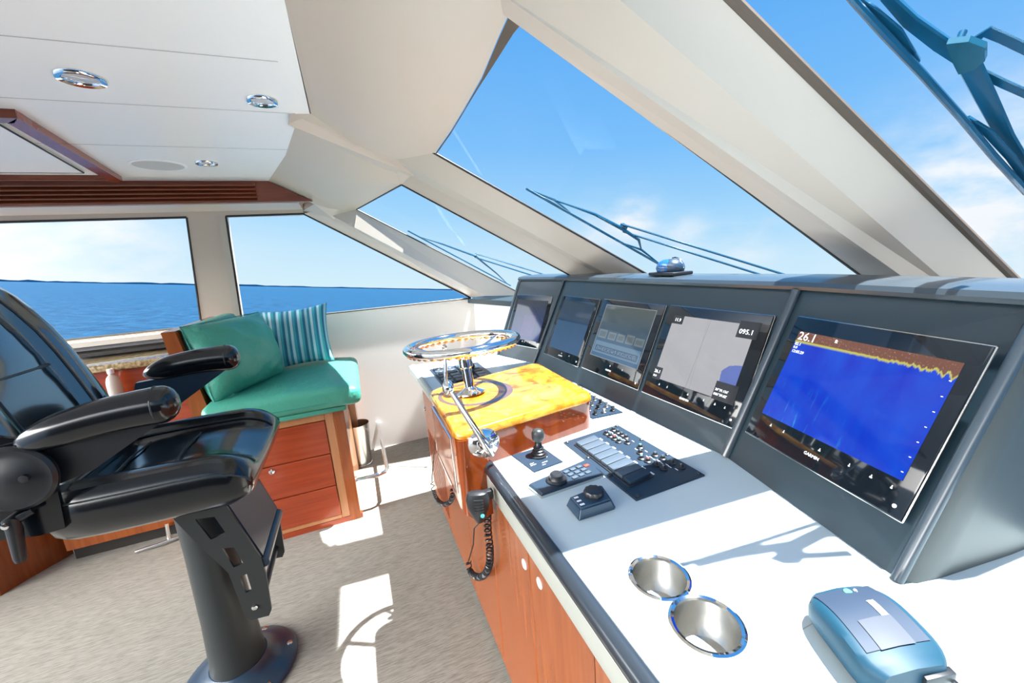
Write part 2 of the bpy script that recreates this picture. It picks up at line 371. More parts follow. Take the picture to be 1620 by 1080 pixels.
# brown/cream lip between panel edge and glass
gl = [(822, 38), (812, 50), (787, 90), (753, 143), (713, 210), (692, 240), (690, 243)]
m = MB(); m.loft([[p+V((0, 0, -.004)) for p in ep], [G(x, y, -.0)+V((.0, 0, -.004)) for x, y in gl]], closed=False)
struct(m, 'trim_7', 'brown')
A_tl = Y(564, 331, 3.28); A_tr = Y(635, 292, 2.30); A_bl = Y(810, 457, 3.12); A_br = Y(905, 437, 2.16)
# header over the small port windscreen pane
q0 = Z(476, 209, 2.2)
pa = [Z(456, 197, 2.2), cb[1], Y(500, 325, 3.12), W(530, 345)]
pb = [G(661, 270, .02), A_tr, lerp(A_tr, A_tl, .5), A_tl]
r0 = [Z(470, 190, 2.2), Z(452, 245, 2.2), cb[1], Y(497, 323, 3.10)]
r3 = [G(664, 272, .0), A_tr, A_tr.lerp(A_tl, .55), A_tl]
rings = [[a.lerp(b, t)+V((0, 0, -.02*math.sin(math.pi*t))) for a, b in zip(r0, r3)] for t in (0, .33, .66, 1)]
m = MB(); m.loft(rings, closed=False); up = [[p+V((0, 0, .12)) for p in r] for r in rings]; m.loft([r[::-1] for r in up], closed=False)
struct(m, 'ceiling_header_port', 'cream')
struct(MB().slab([A_tl, Y(497, 323, 3.10), W(480, 333), W(540, 355)], (0, .02, .05)), 'ceiling_header_corner', 'cream', smooth=False)
# beam beneath the headers running into the port mullion
b0, b1, b2 = Z(459, 180, 2.20), Z(455, 197, 2.17), Z(478, 209, 2.16)
bx_ = Z(492, 180, 2.20)
c0, c1, c2 = G(664, 267, .03), G(655, 277, .07), G(640, 283, .07)
m = MB(); m.hull([bx_, b0, b1, b2, b2+V((.04, .04, .06)), bx_+V((.03, 0, .05))], [c0+V((.01, -.01, .0)), c0, c1, c2, c2+V((.02, .02, .12)), c0+V((.02, -.01, .06))]); struct(m, 'ceiling_beam', 'cream', smooth=False)

rp_ = [(-3.6, 2.31), (-.05, 2.31), (.40, 2.354-.566*.40+.075)]  # unseen slabs added over ceiling and header to stop light leaking in
for k in range(2):
    (xa, za), (xb_, zb_) = rp_[k], rp_[k+1]; ye = 3.42 if k == 0 else 2.05
    struct(MB().slab([V((xa, -1.6, za)), V((xb_, -1.6, zb_)), V((xb_, ye, zb_)), V((xa, ye, za))], (0, 0, .03)), 'ceiling_light_block', 'wall', smooth=False)
# ---- windscreen mullions
def along(p, s): return p + md*s
def mull(lines, name, mats):                         # lines: (top photo point, depth inside of glass); bottom follows md down to the dash
    T = [G(x, y, o) for (x, y), o, e in lines]
    Bm = []; Tm = []
    for p, (q, o, e) in zip(T, lines):
        s = (1.36-p.z)/md.z; Bm.append(along(p, s)); Tm.append(along(p, -e))
    return Tm, Bm
# starboard mullion (the wide one) lines
T, Bm = mull([((1180, 26), .0, .55), ((1180, 36), .070, .55), ((1180, 172), -.02, .55), ((1180, 228), .02, .55), ((1180, 296), .0, .35)], '', '')
for i_, (x_, y_, o_, e_) in enumerate(((1180, 26, 0, .55), (1180, 36, .012, .55))):
    p_ = GC(x_, y_, o_); T[i_] = along(p_, -e_); Bm[i_] = along(p_, (1.36-p_.z)/md.z)
T[4] = G(822, 36, 0)+V((-.05, .004, .02)); T[3] = G(800, 0, .02)+V((-.1, .0, .05))
oL, oR = V((0, -.11, .10)), V((0, .05, .06))
m = MB(); m.hull([Bm[1], Bm[2], Bm[3], Bm[4], Bm[4]+oL, Bm[1]+oR], [T[1], T[2], T[3], T[4], T[4]+oL, T[1]+oR])
struct(m, 'trim_8', 'cream', smooth=False)
m = MB(); m.tube([T[0]+V((.0, -.004, 0)), Bm[0]+V((0, -.004, 0))], .012, 8); struct(m, 'trim_9', 'brown')
m = MB(); m.hull([Bm[0], Bm[1], Bm[1]+V((0, .02, .02)), Bm[0]+V((0, .02, .0))], [T[0], T[1], T[1]+V((0, .02, .02)), T[0]+V((0, .02, .0))]); struct(m, 'trim_14', 'brown', smooth=False)
T4, B4 = T[4], Bm[4]; T0, B0 = T[0], Bm[0]
# port mullion
T, Bm = mull([((690, 243), 0, .25), ((658, 269), .07, .12), ((673, 297), .07, .05)], '', '')
d_t = A_tr; d_b = A_br + (A_br-A_tr).normalized()*.15
mm0, mm1 = (T[0]+d_t)/2+V((.02, 0, .09)), (Bm[0]+d_b)/2+V((.02, 0, .09))
m = MB(); m.hull([Bm[0], Bm[1], Bm[2], d_b, mm1], [T[0], T[1], T[2], d_t, mm0])
struct(m, 'trim_10', 'cream2', smooth=False)
TB, BB = T[0], Bm[0]
# forward side-window mullion
a0, a1 = W(480, 338), W(745, 470)
c0 = W(500, 335)+V((0, -.07, 0)); c1 = W(775, 478)+V((0, -.07, 0))
bl = A_bl+(A_bl-A_tl).normalized()*.12
m = MB(); m.hull([a1, Y(767, 468, 3.16), bl, (bl+a1)/2+V((.05, .12, .05))], [a0, Y(506, 331, 3.29), A_tl, (A_tl+a0)/2+V((.0, .12, .08))])
struct(m, 'trim_11', 'cream2', smooth=False)
struct(MB().slab([wp(sw_a.x-.10, z_top+.01)+V((0, .03, 0)), wp(sw_a.x+.03, z_top+.004)+V((0, .03, 0)), wp(sw_a.x+.20, z_top-.06)+V((0, .03, 0)), wp(sw_a.x+.20, 2.26)+V((0, .03, 0)), wp(sw_a.x-.10, 2.26)+V((0, .03, 0))], (0, .03, 0)), 'trim_15', 'cream', smooth=False)
# panes
frame_window(3, [A_tl, A_bl+(A_bl-A_tl).normalized()*.1, d_b, A_tr], r=.005)
frame_window(4, [V((.30, TB.y, 2.354-.566*.30)), BB, B4, V((.30, T4.y, 2.354-.566*.30))], r=.006)
yC = -1.5
frame_window(5, [T0, B0, V((B0.x, yC, B0.z)), V((T0.x, yC, T0.z))], r=.006)
# brow under the windscreen and forward bulkhead
struct(MB().slab([V((1.505, -1.6, 1.36)), V((2.35, -1.6, 1.36)), V((2.2, 1.2, 1.36)), V((1.95, 2.3, 1.36)), V((1.55, 3.2, 1.34)), V((1.0, 3.63, 1.27)), V((1.08, 2.72, 1.30)), V((1.505, 2.70, 1.33))], (0, 0, -.04)), 'trim_12', 'pod', smooth=False)
struct(MB().slab([V((1.0, 2.62, .0)), V((1.0, 3.63, .0)), V((1.06, 3.63, 1.26)), V((1.10, 2.62, 1.28))], (.06, 0, 0)), 'wall_forward', 'wall', smooth=False)
# ================================================================== SEA
d0 = O - SEA_N*5.0
ux = V((1, 0, 0)); ux = (ux-SEA_N*ux.dot(SEA_N)).normalized(); uy = SEA_N.cross(ux)
m = MB(); m.face([d0+ux*(s*30000)+uy*(t*30000) for s, t in ((-1, -1), (1, -1), (1, 1), (-1, 1))])
sea = build(m, 'sea', 'water', smooth=False, origin=d0, fixn=False); tag(sea, 'rippled blue sea stretching to the horizon outside the side windows', 'sea'); sea['kind'] = 'stuff'
# low shoreline far off
m = MB(); random.seed(3); lo = []; hi = []; bk = []
for k in range(61):
    px = -60+k*15; d = ray(px, 447); d = (d-SEA_N*d.dot(SEA_N)).normalized()
    h = 19*(.6+.5*random.random())*(1 if px < 420 else .7)*(.65 if 60 < px < 200 else 1)
    base = d0 + d*5200; lo.append(base-SEA_N*2); hi.append(base+SEA_N*h+d*60); bk.append(base+d*900+SEA_N*h*.8)
m.loft([lo, hi, bk], closed=False); tag(build(m, 'shoreline', 'shore', smooth=False), 'thin dark line of distant low land on the sea horizon', 'shore')

# ================================================================== CONSOLE
HC = .955
xf = .358
con = thing('helm_console', (.8, 1.3, 0), 'long cherry wood helm console with white worktop and black padded front edge', 'console')
YF = 2.655
ctr = [V((.335, -1.3, HC)), V((1.24, -1.3, HC)), V((1.24, YF, HC)), V((.285, YF, HC)), V((.30, 1.9, HC)), V((.335, 1.6, HC))]
build(MB().slab([p-V((0, 0, .04)) for p in ctr], (0, 0, .04)), 'worktop', 'counter', con, smooth=False)
yend = 1.17
m = MB(); prof = [(.350, HC+.001), (.345, HC+.006), (.336, HC+.008), (.324, HC+.003), (.317, HC-.008), (.317, HC-.020), (.322, HC-.030), (.335, HC-.033), (.350, HC-.03)]
m.loft([[V((x, y, z)) for x, z in prof] for y in (-1.3, .2, .8, yend)]); build(m, 'padded_edge', 'bull', con)
build(MB().rbox(.322, .358, -1.3, yend, .862, HC-.030, .006, 3), 'apron', 'apron', con)
m = MB(); prof2 = [(x-.045*0-.03, z) for x, z in prof]
m.loft([[V((x-.026, y, z)) for x, z in prof] for y in (1.62, 2.2, YF)]); build(m, 'rounded_edge', 'apron', con)
build(MB().box(xf+.012, 1.2, -1.3, YF-.02, .05, HC-.04), 'carcass', 'wood', con, smooth=False)
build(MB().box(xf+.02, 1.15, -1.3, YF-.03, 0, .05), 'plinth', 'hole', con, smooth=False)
# doors between measured seams
ys = [X(945, 1060, xf).y, X(848, 986, xf).y, X(795, 985, xf).y-.0]
ys = [-.4] + sorted(ys) + [1.62, 2.08, YF-.02]
for i in range(len(ys)-1):
    d = build(MB().rbox(xf-.008, xf+.012, ys[i]+.0025, ys[i+1]-.0025, .045, .885 if ys[i] < 1.6 else .90, .003, 1), 'door', 'wood', con, smooth=False)
    if ys[i] > 1.9:
        for k in range(12): 
            yy = ys[i]+.06+(ys[i+1]-ys[i]-.12)*k/11
            build(MB().box(xf-.0105, xf-.006, yy-.006, yy+.006, .12, .52), 'vent_slat', 'woodx', d, smooth=False)
    for (px, py) in ((830, 892), (854, 922)):
        p = X(px, py, xf-.008)
        if ys[i] < p.y < ys[i+1]:
            build(MB().lathe([(.0, .004), (.012, .004), (.015, .002), (.015, 0)], p+V((0, 0, 0)), (-1, 0, 0), 20), 'finger_pull', 'white', d)
p = X(671, 645, .348); build(MB().obox(p, (.006, 0, 0), (0, .03, 0), (0, 0, .014), .003), 'latch', 'chrome', con)
# fine joint across the worktop
a, b_ = Z(1132, 1079, HC), Z(1400, 945, HC)
build(MB().slab([V((.36, .352, HC+.0002)), V((.92, .350, HC+.0002)), V((.92, .3485, HC+.0002)), V((.36, .3505, HC+.0002))], (0, 0, .0003)), 'joint', 'apron', con, smooth=False)
# cup holders
def cup(pl, pr, label):
    a, b = Z(*pl, HC), Z(*pr, HC); c = (a+b)/2; r = (a-b).length/2*.97
    t = thing('cup_holder', c, label, 'cup holder', 'cup holders sunk in the worktop')
    build(MB().lathe([(r, .0), (r, .003), (r-.004, .005), (r-.009, .003), (r-.010, -.002)], c, n=48, caps=False), 'rim', 'chrome', t)
    prof = [(r-.009, .003), (r-.009, -.03), (r-.012, -.058), (r-.02, -.07), (r-.03, -.073), (.001, -.073)]
    b = MB(); n = 48
    b.loft([[c+V((q*math.cos(2*math.pi*j/n), q*math.sin(2*math.pi*j/n), h)) for j in range(n)] for q, h in prof], caps=False); 
    build(b, 'cup', 'steel', t, fixn=False); return c, r
cups = [cup((993, 912), (1094, 914), 'round steel cup holder nearer the screens, farther of the two in the worktop'), cup((1057, 985), (1180, 990), 'larger-looking round steel cup holder nearer the phone at the worktop front')]
# cut real holes for the cups in the worktop and carcass
def cut(ob, c, r, dpt):
    m = MB(); m.lathe([(r, -dpt), (r, .05)], c, n=48); k = build(m, 'cutter', 'hole')
    md_ = ob.modifiers.new('b', 'BOOLEAN'); md_.operation = 'DIFFERENCE'; md_.object = k; md_.solver = 'EXACT'
    dg = bpy.context.evaluated_depsgraph_get(); dg.update(); me = bpy.data.meshes.new_from_object(ob.evaluated_get(dg)); ob.modifiers.clear(); ob.data = me; bpy.data.objects.remove(k)
for o_ in con.children:
    if o_.name.split('.')[0] in ('worktop', 'carcass'):
        for c, r in cups: cut(o_, c, r-.008, .074)

# ================================================================== DASH POD
PT = 1.474
def xs(z): return .99+.46*(z-HC)                                    # centre face
y1b, y1t = 2.19, 2.16; y2b, y2t = .818, .775
LB = Z(800, 566, HC); LB = V((.885, 2.56, HC)); LT = V((1.10, 2.60, PT))
# solve left panel top corner so that it stands at its photographed place
_l = ray(821, 444); LT = O + _l*((PT-O.z)/_l.z) if False else V((1.115, 2.60, PT))
RB = Z(1424, 919, HC); RT = Z(1615, 462, PT-.012)
c0b, c0t = V((.995, y1b, HC)), V((xs(PT), y1t, PT)); c1b, c1t = V((1.0, y2b, HC)), V((xs(PT), y2t, PT))
RT = V((1.135, .295, PT))
pod = thing('instrument_pod', (1.15, 1.4, HC), 'three-sided charcoal instrument pod across the worktop carrying five screens', 'dashboard')
faces = [(LB, c0b, c0t, LT), (c0b, c1b, c1t, c0t), (c1b, RB, RT, c1t)]
def bk(p, z=None): return V((1.5, p.y+(.06 if p.y > 2.3 else (-.02 if p.y < .5 else 0)), p.z if z is None else z))
m = MB()
botl = [LB, c0b, c1b, RB]; topl = [LT, c0t, c1t, RT]
# front shell sheets, top cap, ends
mid = [[a.lerp(b, t) for a, b in zip(botl, topl)] for t in (0, .5, .955)]
lipf = [a.lerp(b, 1.0) for a, b in zip(botl, topl)]
m.loft(mid, closed=False)
build(m, 'face_panel', 'pod', pod, smooth=False)
# hood: rounded lip along the top
m = MB()
def lipring(b, t, end=0):
    d = (t-b).normalized(); fwd = V((1, 0, 0))
    base = b.lerp(t, .955)
    return [base+V((0, 0, 0)), base+V((-.012, 0, .002)), base+V((-.014, 0, .012)), base+V((-.006, 0, .024)), V((base.x+.03, base.y, PT+.008)), V((base.x+.16, base.y, PT+.010)), V((1.5, base.y, PT-.02))]
rs = [lipring(b, t) for b, t in zip(botl, topl)]
m.loft(rs, closed=False)
build(m, 'hood', 'podside', pod)
# starboard end cheek, rounded, running forward
rb0 = RB; ring = []
chk_b = [RB, Z(1450, 923, HC), Z(1492, 913, HC), Z(1600, 877, HC), V((1.5, .24, HC))]
chk_t = []
for i, p in enumerate(chk_b):
    t = [0, .02, .06, .20, .42][i]; chk_t.append(V((RT.x-.0+t*.95, RT.y-[0, .012, .022, .035, .06][i], PT-.002)))
m = MB(); m.loft([[a.lerp(b, t) for a, b in zip(chk_b, chk_t)] for t in (0, .25, .5, .75, .955)], closed=False)
build(m, 'end_cheek', 'cheek', pod)
m = MB(); tp = [c.lerp(d, .955) for c, d in zip(chk_b, chk_t)]; rs = [lipring(botl[-1], topl[-1])]
for i, p in enumerate(tp):
    a = math.radians((25, 55, 75, 90, 90)[i]); o_ = V((-math.cos(a), -math.sin(a), 0))
    rs.append([p, p+o_*.012+V((0, 0, .002)), p+o_*.014+V((0, 0, .012)), p+o_*.006+V((0, 0, .024)), p-o_*.03+V((0, 0, PT+.008-p.z)), V((max(p.x+.02, 1.45), p.y+.12, PT+.009)), V((1.5, p.y+.14, PT-.02))])
m.loft(rs, closed=False)
build(m, 'hood_corner', 'podside', pod)
# ridge on the starboard corner and the port end
m = MB(); m.tube([RB+V((-.002, .004, 0)), RB.lerp(RT, .5)+V((-.004, .003, 0)), RB.lerp(RT, .95)+V((-.004, 0, 0))], .011, 10); build(m, 'corner_ridge', 'podside', pod)
m = MB(); m.tube([LB, LB.lerp(LT, .5), LB.lerp(LT, .93), LB.lerp(LT, .97)+V((.006, -.02, .006))], .011, 10); build(m, 'corner_ridge', 'podside', pod)
m = MB(); m.loft([[LB, V((1.5, 2.62, HC))], [LT-V((0, 0, .015)), V((1.5, 2.66, PT-.02))]], closed=False); build(m, 'port_cheek', 'pod', pod, smooth=False)
for (a, b, w) in ((c0b, c0t, .0085), (c1b, c1t, .0125)):
    d = (b-a); build(MB().tube([a+V((-.006, 0, .004)), a.lerp(b, .5)+V((-.008, 0, 0)), a.lerp(b, .955)+V((-.008, 0, 0))], w, 10), 'divider_bar', 'podside', pod)
# ---------------- screens
def img_mat(name, fn, rough=.06):
    m = bpy.data.materials.new(name); m.use_nodes = True; nt = m.node_tree; b = nt.nodes['Principled BSDF']
    b.inputs['Base Color'].default_value = (.004, .005, .007, 1); b.inputs['Roughness'].default_value = rough; b.inputs['Coat Weight'].default_value = .0; b.inputs['Specular IOR Level'].default_value = .45; b.inputs['Coat Roughness'].default_value = .02
    uv = nt.nodes.new('ShaderNodeUVMap'); sp = nt.nodes.new('ShaderNodeSeparateXYZ'); nt.links.new(uv.outputs[0], sp.inputs[0])
    class K:
        u = sp.outputs[0]; v = sp.outputs[1]; vec = uv.outputs[0]
        def m(self, op, a, b=0, c=0, clamp=False):
            n = nt.nodes.new('ShaderNodeMath'); n.operation = op; n.use_clamp = clamp
            for i, q in enumerate((a, b, c)):
                if isinstance(q, (int, float)): n.inputs[i].default_value = q
                else: nt.links.new(q, n.inputs[i])
            return n.outputs[0]
        def noise(self, s, st, det=4):
            mp = nt.nodes.new('ShaderNodeMapping'); mp.inputs['Scale'].default_value = st; n = nt.nodes.new('ShaderNodeTexNoise'); n.inputs['Scale'].default_value = s; n.inputs['Detail'].default_value = det
            nt.links.new(uv.outputs[0], mp.inputs[0]); nt.links.new(mp.outputs[0], n.inputs['Vector']); return n.outputs['Fac']
        def mix(self, f, a, b):
            n = nt.nodes.new('ShaderNodeMix'); n.data_type = 'RGBA'
            for i, q in ((0, f), (6, a), (7, b)):
                if isinstance(q, tuple): n.inputs[i].default_value = (*q, 1)
                elif isinstance(q, (int, float)): n.inputs[i].default_value = q
                else: nt.links.new(q, n.inputs[i])
            return n.outputs[2]
        def step(self, v, e, w=.01): return self.m('MULTIPLY_ADD', self.m('SUBTRACT', v, e), 1/w, .5, True)
        def rect(self, a, b, c, d):
            f = self.m('MULTIPLY', self.step(self.u, a), self.m('SUBTRACT', 1, self.step(self.u, b)))
            return self.m('MULTIPLY', f, self.m('MULTIPLY', self.step(self.v, c), self.m('SUBTRACT', 1, self.step(self.v, d))))
    col = fn(K()); nt.links.new(col, b.inputs['Emission Color']); b.inputs['Emission Strength'].default_value = .66
    return m
def sonar(k):
    n = k.noise(6, (1, .3, 1)); n2 = k.noise(60, (1, .15, 1), 2); n3 = k.noise(30, (1, .12, 1), 3)
    # floor line: brown bottom at the top of the picture, ragged toward the right
    rag = k.m('MULTIPLY', k.m('SUBTRACT', k.noise(45, (1, .02, 1), 2), .5), k.m('MULTIPLY', k.m('POWER', k.u, 3), .22))
    edge = k.m('ADD', k.m('MULTIPLY_ADD', k.u, .015, .895), rag)
    base = k.mix(k.m('MULTIPLY_ADD', n, 1.6, -.4, True), (.0, .02, .62), (.0, .11, .85))
    base = k.mix(k.m('MULTIPLY', k.m('SUBTRACT', 1, k.step(k.v, .45, .7)), .0), base, (0, .05, .6))
    streak = k.m('MULTIPLY', k.m('MULTIPLY_ADD', n3, 7, -4.1, True), k.m('MULTIPLY', k.m('SUBTRACT', 1, k.step(k.v, .22, .5)), k.m('SUBTRACT', 1, k.step(k.u, .55, .5))))
    base = k.mix(k.m('MULTIPLY', streak, .8), base, (.05, .55, .85))
    ye = k.step(k.v, k.m('SUBTRACT', edge, .022), .02); br = k.step(k.v, edge, .012)
    c = k.mix(ye, base, (.65, .62, .12)); brown = k.mix(k.m('MULTIPLY_ADD', k.noise(90, (1, .6, 1)), 6, -3.6, True), (.22, .09, .06), (.7, .5, .4))
    return k.mix(br, c, brown)
def chart(k):
    c = k.mix(k.noise(4, (1, 1, 1)), (.46, .46, .50), (.52, .52, .53))
    l = k.m('ABSOLUTE', k.m('SUBTRACT', k.u, k.m('MULTIPLY_ADD', k.v, .03, .47))); l2 = k.m('ABSOLUTE', k.m('SUBTRACT', k.u, k.m('MULTIPLY_ADD', k.v, -.05, .52)))
    c = k.mix(k.m('MULTIPLY', k.m('LESS_THAN', l, .003), .7), c, (.3, .3, .32)); c = k.mix(k.m('MULTIPLY', k.m('LESS_THAN', l2, .002), .5), c, (.3, .3, .32))
    # blue land patch low right
    d = k.m('ADD', k.m('POWER', k.m('MULTIPLY', k.m('SUBTRACT', k.u, .97), 6.0), 2), k.m('POWER', k.m('MULTIPLY', k.m('SUBTRACT', k.v, .30), 5.5), 2))
    d = k.m('ADD', d, k.m('MULTIPLY', k.noise(9, (1, 1, 1)), .7))
    c = k.mix(k.m('LESS_THAN', d, 1.25), c, (.14, .20, .55))
    sp = k.m('GREATER_THAN', k.noise(70, (1, 1, 1), 1), .76); c = k.mix(k.m('MULTIPLY', sp, .5), c, (.3, .25, .25))
    return c
def gauges(k):
    c = k.mix(k.step(k.v, .55, .9), (.03, .10, .20), (.09, .11, .10))
    for (a, b, y0, y1) in ((.04, .22, .36, .52), (.26, .42, .36, .50), (.45, .60, .36, .5), (.63, .78, .36, .52), (.80, .96, .36, .5)):
        c = k.mix(k.m('MULTIPLY', k.rect(a, b, y0, y1), .5), c, (.30, .32, .30))
        c = k.mix(k.m('MULTIPLY', k.rect(a+.02, b-.02, y0+.03, y1-.03), .6), c, (.07, .10, .12))
    c = k.mix(k.m('MULTIPLY', k.rect(.03, .97, .08, .30), .5), c, (.22, .34, .45)); c = k.mix(k.rect(.06, .94, .11, .22), c, (.04, .09, .16))
    ck = k.m('GREATER_THAN', k.noise(40, (1, 2, 1), 0), .55); c = k.mix(k.m('MULTIPLY', k.m('MULTIPLY', ck, k.rect(.08, .92, .13, .20)), .6), c, (.3, .4, .5))
    fr = k.m('SUBTRACT', k.rect(0, 1, 0, 1), k.rect(.012, .988, .012, .988)); return k.mix(k.m('MULTIPLY', fr, .8), c, (.35, .38, .40))
def plainscr(k):
    n = k.noise(5, (1, 1, 1)); c = k.mix(k.step(k.v, .6, .8), (.006, .05, .15), (.02, .04, .06)); return k.mix(k.m('MULTIPLY', n, .3), c, (.03, .10, .18))
def purple(k):
    c = k.mix(k.step(k.v, .6, .8), (.02, .05, .20), (.05, .06, .07)); d = k.rect(.35, .75, .1, .62); return k.mix(k.m('MULTIPLY', d, k.m('MULTIPLY', k.noise(4, (1, 1, 1)), .9)), c, (.12, .07, .26))
S_ = {k: img_mat('screen '+k, f) for k, f in (('sonar', sonar), ('chart', chart), ('gauges', gauges), ('dim blue', plainscr), ('dim purple', purple))}
def screen(pane, outer, disp, key, label, logo, icons):
    b0, b1, t1, t0 = faces[pane]
    nrm = (b1-b0).cross(t0-b0).normalized(); nrm = nrm if nrm.x < 0 else -nrm
    U = (b1-b0).normalized(); Vv = nrm.cross(U); Vv = Vv if Vv.z > 0 else -Vv
    th = .014; P0 = b0+nrm*th
    def uvp(x, y): p = PL(x, y, P0, nrm); return ((p-P0).dot(U), (p-P0).dot(Vv))
    def rect(q):                                       # TL TR BR BL photo corners, squared up on the panel
        a = [uvp(*c) for c in q]; return ((a[0][0]+a[3][0])/2, (a[1][0]+a[2][0])/2, (a[2][1]+a[3][1])/2, (a[0][1]+a[1][1])/2)
    u0, u1, v0, v1 = rect(outer); e0, e1, f0, f1 = rect(disp)
    P = lambda u, v, h=0: P0+U*u+Vv*v+nrm*h
    c = P((u0+u1)/2, v0, -th)
    t = thing('monitor', c, label, 'monitor', 'flush screens on the instrument pod')
    build(MB().obox(P((u0+u1)/2, (v0+v1)/2, -th/2), U*(u1-u0)/2, Vv*(v1-v0)/2, nrm*th/2, .0035, 2), 'bezel', 'bezel', t)
    mb = MB(); w = .0022
    for (a, b) in (((u0, v0), (u1, v0)), ((u1, v0), (u1, v1)), ((u1, v1), (u0, v1)), ((u0, v1), (u0, v0))): mb.tube([P(*a, -.006), P(*b, -.006)], w, 6)
    build(mb, 'edge_trim', 'steel', t)
    h = .0009
    s = build(MB().uvrect(P(e0, f0, h), P(e1, f0, h), P(e1, f1, h), P(e0, f1, h)), 'display', S_[key], t, smooth=False, fixn=False)
    if logo:
        sz = (v1-v0)*.030
        build(MB().text('GARMIN', P((u0+u1)/2, v0+(f0-v0)*.42, .0006), U, Vv, sz, .0003), 'logo', 'white', t)
    if icons:
        for i, fr in enumerate((.12, .24, .53, .73, .86, .97) if icons > 1 else (.5, .75)):
            uu = lerp(e0, e1, fr); vv = f0-(f0-v0)*.30; s_ = .003
            mb = MB(); mb.obox(P(uu, vv, .0008), U*s_*(.6 if i % 2 else .9), Vv*s_*.5, nrm*.0002); mb.obox(P(uu, vv+.004, .0008), U*s_*.3, Vv*s_*.6, nrm*.0002); build(mb, 'key_icon', 'white', t)
        build(MB().lathe([(.0, .0004), (.004, .0004), (.004, 0)], P(u1-.02, v0+.022, .0006), nrm, 14), 'power_key', 'white', t)
    return t, P, U, Vv, nrm, (e0, e1, f0, f1), s
screen(0, ((817.6, 466), (879, 468), (848.7, 555), (800, 538)), ((821, 474), (872, 476), (846, 544), (806, 530)), 'dim purple', 'dim screen farthest left on the pod, beyond the first divider bar and behind the wheel', False, 1)
screen(1, ((892, 468), (951, 473), (911, 578), (858, 558)), ((896, 474), (946, 480), (911, 563), (866, 546)), 'dim blue', 'plain dim blue screen just right of the thin divider bar', True, 1)
screen(1, ((957, 474), (1056, 482), (1005.6, 614.5), (917, 580)), ((964, 480), (1042, 493), (1006, 586), (931, 558)), 'gauges', 'screen with rows of small gauge tables between plain blue screen and grey chart', True, 1)
T4_ = screen(1, ((1062.6, 482), (1228, 500), (1158.5, 676.7), (1012, 618)), ((1068, 498), (1203, 516), (1148, 640), (1035, 592)), 'chart', 'screen showing a pale grey chart with a blue patch at its right edge', True, 2)
T5_ = screen(2, ((1257, 503), (1568, 540), (1436, 822), (1178, 689)), ((1262, 527), (1525, 568), (1435, 758), (1206, 657)), 'sonar', 'largest screen, bright blue sonar picture topped by a ragged brown band', True, 2)
def overlay(T, boxes, texts):
    t, P, U, Vv, n, (e0, e1, f0, f1), s = T
    if boxes:
        for a, b, c, d in boxes:
            mb = MB(); mb.obox(P(lerp(e0, e1, (a+b)/2), lerp(f0, f1, (c+d)/2), .0014), U*(e1-e0)*(b-a)/2, Vv*(f1-f0)*(d-c)/2, n*.0003); build(mb, 'data_box', 'black', s, smooth=False)
    for txt, a, c, sz in texts:
        mb = MB(); mb.text(txt, P(lerp(e0, e1, a), lerp(f0, f1, c), .0020), U, Vv, (f1-f0)*sz, .0002, 'LEFT'); build(mb, 'screen_text', EM, s, smooth=False)
EM = mat('lit white lettering', (.8, .8, .8), .5, emit=((.8, .85, .9), .8))
overlay(T4_, [(0, .15, .87, 1.0), (.83, 1.04, .82, 1.04), (-.02, .10, -.02, .17), (.80, 1.04, -.02, .22)], [('11.9', .03, .93, .07), ('095.1', .85, .90, .09), ('26.1', -.01, .10, .07), ('25.0', -.01, .03, .04), ('30°39.156\'', .81, .11, .045), ('086°39.02\'', .81, .05, .045)])
overlay(T5_, [], [('26.1', .01, .945, .13), ('ft', .30, .965, .05), ('82.1', .01, .855, .045), ('0.0', .01, .815, .04), ('12:05:29', .01, .77, .045)] + [('-', .975, .85-.13*i, .06) for i in range(7)])

# compass on the pod hood
p = Z(1068, 437, PT+.01); cp = thing('compass', p, 'small blue domed compass in black housing on top of the instrument pod', 'compass')
p = V((1.30, 1.37, PT+.01)); base_of[cp.name] = p; cp.location = p
build(MB().rbox(p.x-.06, p.x+.05, p.y-.075, p.y+.075, p.z, p.z+.014, .004, 2), 'base', 'black', cp)
mb = MB(); mb.sph(p+V((.005, .0, .03)), .052, .055, .040); build(mb, 'housing', 'navy', cp)
mb = MB(); mb.sph(p+V((-.015, .012, .032)), .042, .045, .036); build(mb, 'dome', 'capblue', cp)
mb = MB(); mb.tube([p+V((.02, -.05*math.cos(a), .028+.045*math.sin(a))) for a in [math.pi*i/12 for i in range(13)]], .003, 6); build(mb, 'hood_rim', 'chrome', cp)

# ================================================================== WHEEL BLOCK
ZT = 1.090
bc = [V((.238, 1.135, 0)), V((.785, 1.215, 0)), V((.81, 1.76, 0)), V((.245, 1.63, 0))]
blk = thing('wheel_pedestal', (.5, 1.45, HC), 'glossy cherry wood box with yellow burl top carrying the steering wheel', 'pedestal')
def at(c, z): return V((c.x, c.y, z))
def rounded_quad(c, r, n=6):
    out = []
    for i in range(4):
        p = c[i]; a = (c[i-1]-p).normalized(); b = (c[(i+1) % 4]-p).normalized(); rr = r[i] if isinstance(r, (list, tuple)) else r
        A = p+a*rr; B = p+b*rr
        for k in range(n+1):
            t = k/n; out.append((1-t)**2*A+2*t*(1-t)*p+t*t*B)
    return out
def inset(c, d):
    m_ = sum(c, V())/4; return [m_+(p-m_)*(1-d/((p-m_).length)) for p in c]
q = [rounded_quad(inset(bc, d), .05) for d in (0, 0, .002, .010, .024)]
zs = (HC-.01, ZT-.034, ZT-.030)
mb = MB(); mb.loft([[at(v, z) for v in q[0]] for z in (HC-.004, ZT-.03)]); build(mb, 'box', 'lacquer', blk)
